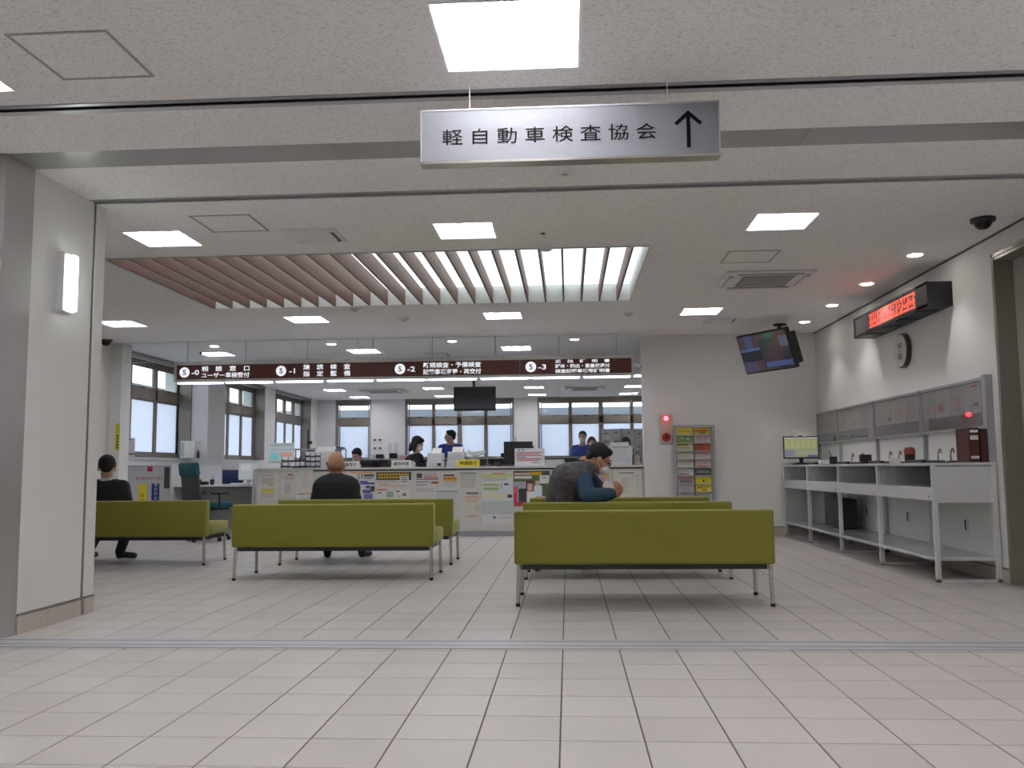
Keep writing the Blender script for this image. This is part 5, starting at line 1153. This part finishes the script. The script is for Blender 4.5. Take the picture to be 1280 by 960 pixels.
    blob('hair', hp_, hairc, t, voxel * .8)
    if hair != 'bald' or mask:
        ey = MB()
        for x in (-.031, .031): ey.ball(h(x, .0835, .012), .0085 * hs, mat((40, 30, 28), .2, var=0))
        ey.build('eyes', t, True)
    if hair != 'bald':
        bw = MB()
        for x in (-1, 1): bw.tube([h(x * .046, .078, .036), h(x * .03, .091, .040), h(x * .016, .092, .036)], .0045 * hs, hairc, 6)
        bw.build('eyebrows', t, True)
    if mask:
        mk = blob('mask', [E_(0, .070, -.052, .055, .046, .050), E_(0, .095, -.045, .03, .03, .034)], MASK, t, .006)
        ms = MB()
        for x in (-1, 1): ms.tube([h(x * .05, .075, -.03), h(x * .078, .02, -.004), h(x * .084, -.006, .01)], .0022, MASK, 6).tube([h(x * .045, .07, -.08), h(x * .074, .02, -.05), h(x * .083, -.008, -.03)], .0022, MASK, 6)
        ms.build('mask_strap', mk)
    if glasses:
        g = MB()
        for x in (-1, 1):
            g.tube([h(x * .031 + .022 * math.cos(a * .5236), .103, .010 + .018 * math.sin(a * .5236)) for a in range(13)], .0022, BLACK, 6, cap=False).tube([h(x * .053, .10, .014), h(x * .083, .0, .016)], .0024, BLACK, 6)
        g.tube([h(-.01, .105, .013), h(.01, .105, .013)], .002, BLACK, 6).build('glasses', t)
    if collar: blob('collar', [('c', nb + Vector(collar[1]) + Vector((.045 * math.cos(a * .7854), .045 * math.sin(a * .7854), -.01)), collar[2], nb + Vector(collar[1]) + Vector((.045 * math.cos((a + 1) * .7854), .045 * math.sin((a + 1) * .7854), -.01)), collar[2]) for a in range(8)], collar[0], t, voxel)
    return t
def seated(px_, py_, hx, hy, hz, yaw=0, pz=.535, shw=.185, drop=0, feet=None, elw=.25, lean=.0, nz=None, reach=.28):
    """a plain seated pose facing +Y turned by yaw; returns joints"""
    c, s = math.cos(yaw), math.sin(yaw)
    W_ = lambda x, y, z: (px_ + x * c - y * s, py_ + x * s + y * c, z)
    nz = nz if nz else hz - .17
    nx, ny = hx - lean * -s * 0, hy
    ch = ((px_ + hx) / 2 + .0, (py_ + hy) / 2, pz + (nz - pz) * .62)
    N = Vector((hx, hy, nz)) + Vector((0, -.02, 0)); dx, dy = Vector((c, s, 0)), Vector((-s, c, 0))
    J = {'pelvis': (px_, py_, pz), 'waist': tuple((Vector((px_, py_, pz)) * .6 + Vector(ch) * .4)), 'chest': ch, 'neck': tuple(N), 'wdir': tuple(dx)}
    for k, sg in (('l', -1), ('r', 1)):
        S = N + dx * sg * shw + Vector((0, 0, -.075 - drop)); El = S + dx * sg * (elw - shw) * .6 + Vector((0, 0, -.24)) + dy * .04; Wr = El + dy * reach - dx * sg * .10 + Vector((0, 0, .02))
        J['sh' + k], J['el' + k], J['wr' + k] = tuple(S), tuple(El), tuple(Wr)
        J['hip' + k] = W_(sg * .09, .03, pz - .02); J['kn' + k] = W_(sg * .14, .42, pz - .03)
        f_ = feet[0 if sg < 0 else 1] if feet else W_(sg * .15, .40, 0)[:2] + ((0, 1),)
        J['an' + k] = (f_[0], f_[1], .085); dd = Vector((f_[2][0], f_[2][1], 0)).normalized() * .15 if feet else dy * .15
        J['to' + k] = (f_[0] + dd.x, f_[1] + dd.y, .036)
    return J
def standing(x, y, hx, hy, hz, yaw=0, el=None, wr=None, nz=None, shw=.185, pz=None, hipx=0):
    c, s = math.cos(yaw), math.sin(yaw); dx, dy = Vector((c, s, 0)), Vector((-s, c, 0)); nz = nz or hz - .15; N = Vector((hx, hy, nz)) - dy * .02; pz = pz or .90
    Pv = Vector((x, y, pz)); ch = Pv.lerp(N, .62)
    J = {'pelvis': tuple(Pv), 'waist': tuple(Pv.lerp(N, .3)), 'chest': tuple(ch), 'neck': tuple(N), 'wdir': tuple(dx)}
    for i, (k, sg) in enumerate((('l', -1), ('r', 1))):
        S = N + dx * sg * shw + Vector((0, 0, -.075)); El = S + dx * sg * .06 + Vector((0, 0, -.27)) + dy * .02; Wr = El + dy * .20 + Vector((0, 0, .02)) - dx * sg * .05
        if el: El = Vector(el[i])
        if wr: Wr = Vector(wr[i])
        J['sh' + k], J['el' + k], J['wr' + k] = tuple(S), tuple(El), tuple(Wr)
        Hp = Pv + dx * sg * .09 - Vector((0, 0, .04)); F_ = Vector((x, y, 0)) + dx * sg * .11
        J['hip' + k] = tuple(Hp); J['kn' + k] = tuple(Hp.lerp(F_, .5) + dy * .02); J['an' + k] = (F_.x, F_.y, .085); J['to' + k] = tuple(F_ + dy * .14 + Vector((0, 0, .036)))
    return J
JET = mat((30, 31, 34), .85, var=.15, scale=25, bump=.25); BLKT = mat((34, 34, 36), .8, var=.1, scale=40, bump=.2); NAVYT = mat((40, 42, 52), .8, var=.1, scale=40, bump=.2)
BLUES = mat((58, 86, 168), .8, var=.08, scale=30, bump=.2); GREYT = mat((90, 92, 98), .8, var=.05)
# bald man from behind
J = seated(-2.44, 9.30, -2.475, 9.40, 1.00, 0, pz=.545, shw=.155, drop=.03, feet=((-2.63, 9.66, (-.25, 1)), (-2.25, 9.66, (.35, 1))), elw=.27, nz=.885, reach=.26)
pb = person('bald man in a black hooded jacket seen from behind, seated left of the middle', J, (-2.475, 9.40, 1.0), 0, .12, JET, BLKT, SKIN2, hair='bald', hairc=mat((160, 114, 92), .7, var=.05, scale=60), voxel=.009, thick=.018, hs=1.15)
capsN = 1
N = Vector((0, 0, -.03)) + Vector(J['neck']) - Vector((J['pelvis'][0], J['pelvis'][1], 0))
hd_ = []
for a in range(-4, 5):
    f = a / 4; hd_.append(('c', N + Vector((f * .095, -.055 - .05 * (1 - f * f), -.02 - .035 * (1 - f * f))), .036, N + Vector((f * .075, -.06 - .055 * (1 - f * f), -.10 - .07 * (1 - f * f))), .030))
blob('hood', hd_ + [('e', N + Vector((0, .0, .015)), (.135, .11, .055), None), ('c', N + Vector((-.09, .0, -.015)), .032, N + Vector((-.05, .07, -.03)), .028), ('c', N + Vector((.09, 0, -.015)), .032, N + Vector((.05, .07, -.03)), .028)], mat((44, 45, 49), .85, var=.15, scale=25, bump=.25), pb, .009)
# papers he holds
t = thing('document_sheets', 'thin white documents held up beside the bald man', 'paper', (-2.82, 9.78, .60)); m_ = MB(); Mx = Matrix.Rotation(-.06, 4, 'Y')
m_.box(-.20, .13, 0, .003, -.10, .10, PAPER, Mx).box(-.19, .12, -.0015, 0, .094, .1, mat(RED, .6, var=0), Mx).box(-.16, .1, -.0015, 0, .04, .046, mat((200, 140, 130), .6, var=0), Mx); m_.build('sheet', t)
# man on the left bench
J = seated(-4.97, 9.28, -4.945, 9.32, .99, .0, pz=.545, shw=.17, feet=((-5.30, 9.62, (0, 1)), (-4.93, 9.60, (1, .25))), elw=.24, nz=.86)
person('man in a black jacket looking down, on the left bench beside the pillar', J, (-4.95, 9.30, .995), .45, .25, JET, BLKT, SKIN, hair='short', collar=(mat((196, 206, 200), .7), (0, 0, .02), .034), voxel=.009, thick=.014, hs=1.08)
# hunched man in the vest
VEST = mat((84, 80, 84), .8, var=.3, scale=22, bump=.9, name='grey_quilted_vest'); KNIT = mat((52, 76, 100), .9, var=.2, scale=90, bump=.6)
J = {'pelvis': (.0, 8.10, .545), 'waist': (-.02, 8.09, .68), 'chest': (.005, 8.07, .865), 'neck': (.15, 8.06, 1.0), 'wdir': (.28, -.96, 0), 'w2': (.75, -.66, 0),
     'shl': (.15, 8.22, .90), 'ell': (.32, 8.34, .70), 'wrl': (.44, 8.12, .745), 'shr': (.125, 7.93, .885), 'elr': (.165, 7.79, .705), 'wrr': (.375, 7.88, .722),
     'hipl': (-.09, 8.15, .52), 'knl': (-.22, 8.50, .50), 'anl': (-.30, 8.36, .085), 'tol': (-.31, 8.50, .036), 'hipr': (.10, 8.12, .52), 'knr': (.20, 8.52, .50), 'anr': (.13, 8.44, .085), 'tor': (.18, 8.57, .036)}
ph = person('hunched man in a grey quilted vest and blue sleeves reading something, wearing a white mask', J, (.275, 8.05, 1.03), -math.pi / 2 + .12, .58, (VEST, KNIT), BLKT, SKIN2, hair='short', mask=True, glasses=True, voxel=.008, thick=.012,
       collar=(mat((38, 36, 38), .85, var=.1, bump=.3), (-.01, 0, -.0), .036), handp={'r': ((.8, .25, .55), (-.3, .9, .1), -1, .75), 'l': ((.1, -.9, .35), (-.9, -.1, .1), -1, .7)}, hs=1.1)
t = thing('booklet', 'small orange and white booklet held by the hunched man', 'booklet', (.36, 8.0, .79)); Mx = Matrix.Rotation(.5, 4, 'Y') @ Matrix.Rotation(.9, 4, 'X')
MB().box(-.05, .05, -.04, .04, -.003, .003, mat((214, 206, 200), .6), Mx).build('pages', t); MB().box(-.052, .0, -.042, .042, -.005, -.003, mat((226, 150, 60), .5), Mx).build('cover', t)
# office staff
J = standing(-2.72, 15.1, -2.56, 15.08, 1.395, -math.pi / 2 + .5, el=((-2.50, 15.28, 1.02), (-2.62, 14.82, 1.0)), wr=((-2.28, 15.2, 1.02), (-2.35, 14.85, 1.02)), nz=1.225, pz=.86, shw=.15)
person('woman in black with long dark hair and mask, bending over a desk in the office', J, (-2.565, 15.08, 1.385), -math.pi / 2 + .1, .45, JET, BLKT, hair='long', mask=True, voxel=.011)
J = standing(-2.25, 17.0, -2.25, 17.0, 1.575, math.pi, nz=1.435, shw=.18)
person('man in a blue work jacket looking left in front of the far windows', J, (-2.26, 17.0, 1.575), math.pi / 2 + .15, 0, BLUES, GREYT, hair='short', voxel=.011)
J = standing(.30, 18.0, .30, 18.0, 1.57, math.pi - .15, nz=1.42, shw=.165)
person('man in blue with a white mask facing the counter behind the hunched man', J, (.30, 17.99, 1.57), math.pi - .2, .05, BLUES, GREYT, hair='short', mask=True, voxel=.011)
J = standing(.51, 18.6, .51, 18.6, 1.47, math.pi, nz=1.32, shw=.15)
person('woman with brown hair and white mask beside the masked man in blue', J, (.50, 18.6, 1.47), math.pi, .05, mat((60, 56, 60), .8), GREYT, hair='long', hairc=mat((76, 48, 40), .5, var=.2, scale=60, bump=.3), mask=True, voxel=.011)
for i, (x, y, hz, yaw, pit, hr, hc_, lab) in enumerate(((-3.63, 15.15, 1.195, math.pi - .3, .5, 'short', HAIRB, 'seated office worker with black hair, only the head showing behind a white desk sign'),
      (-.66, 15.05, 1.235, math.pi, .35, 'long', mat((60, 36, 32), .5, var=.2, scale=60, bump=.3), 'office worker with dark brown hair behind the black monitor'),
      (.97, 14.98, 1.325, math.pi, .5, 'short', mat((92, 36, 32), .5, var=.2, scale=60, bump=.3), 'office worker with reddish hair hidden behind the white forms box'))):
    J = seated(x, y + .1, x, y, hz, math.pi, pz=.60, shw=.16, reach=.2)
    person(lab, J, (x, y, hz), yaw, pit, mat(((40, 42, 60), (30, 30, 34), (90, 92, 110))[i], .8), GREYT, hair=hr, hairc=hc_, voxel=.012)
    swivel_chair(('office swivel chair under the seated worker behind the desk sign', 'office swivel chair under the worker behind the black monitor', 'office swivel chair under the worker behind the forms box')[i], (x, y + .1, 0), math.pi, (40, 44, 60), (40, 42, 46), .92, .41)
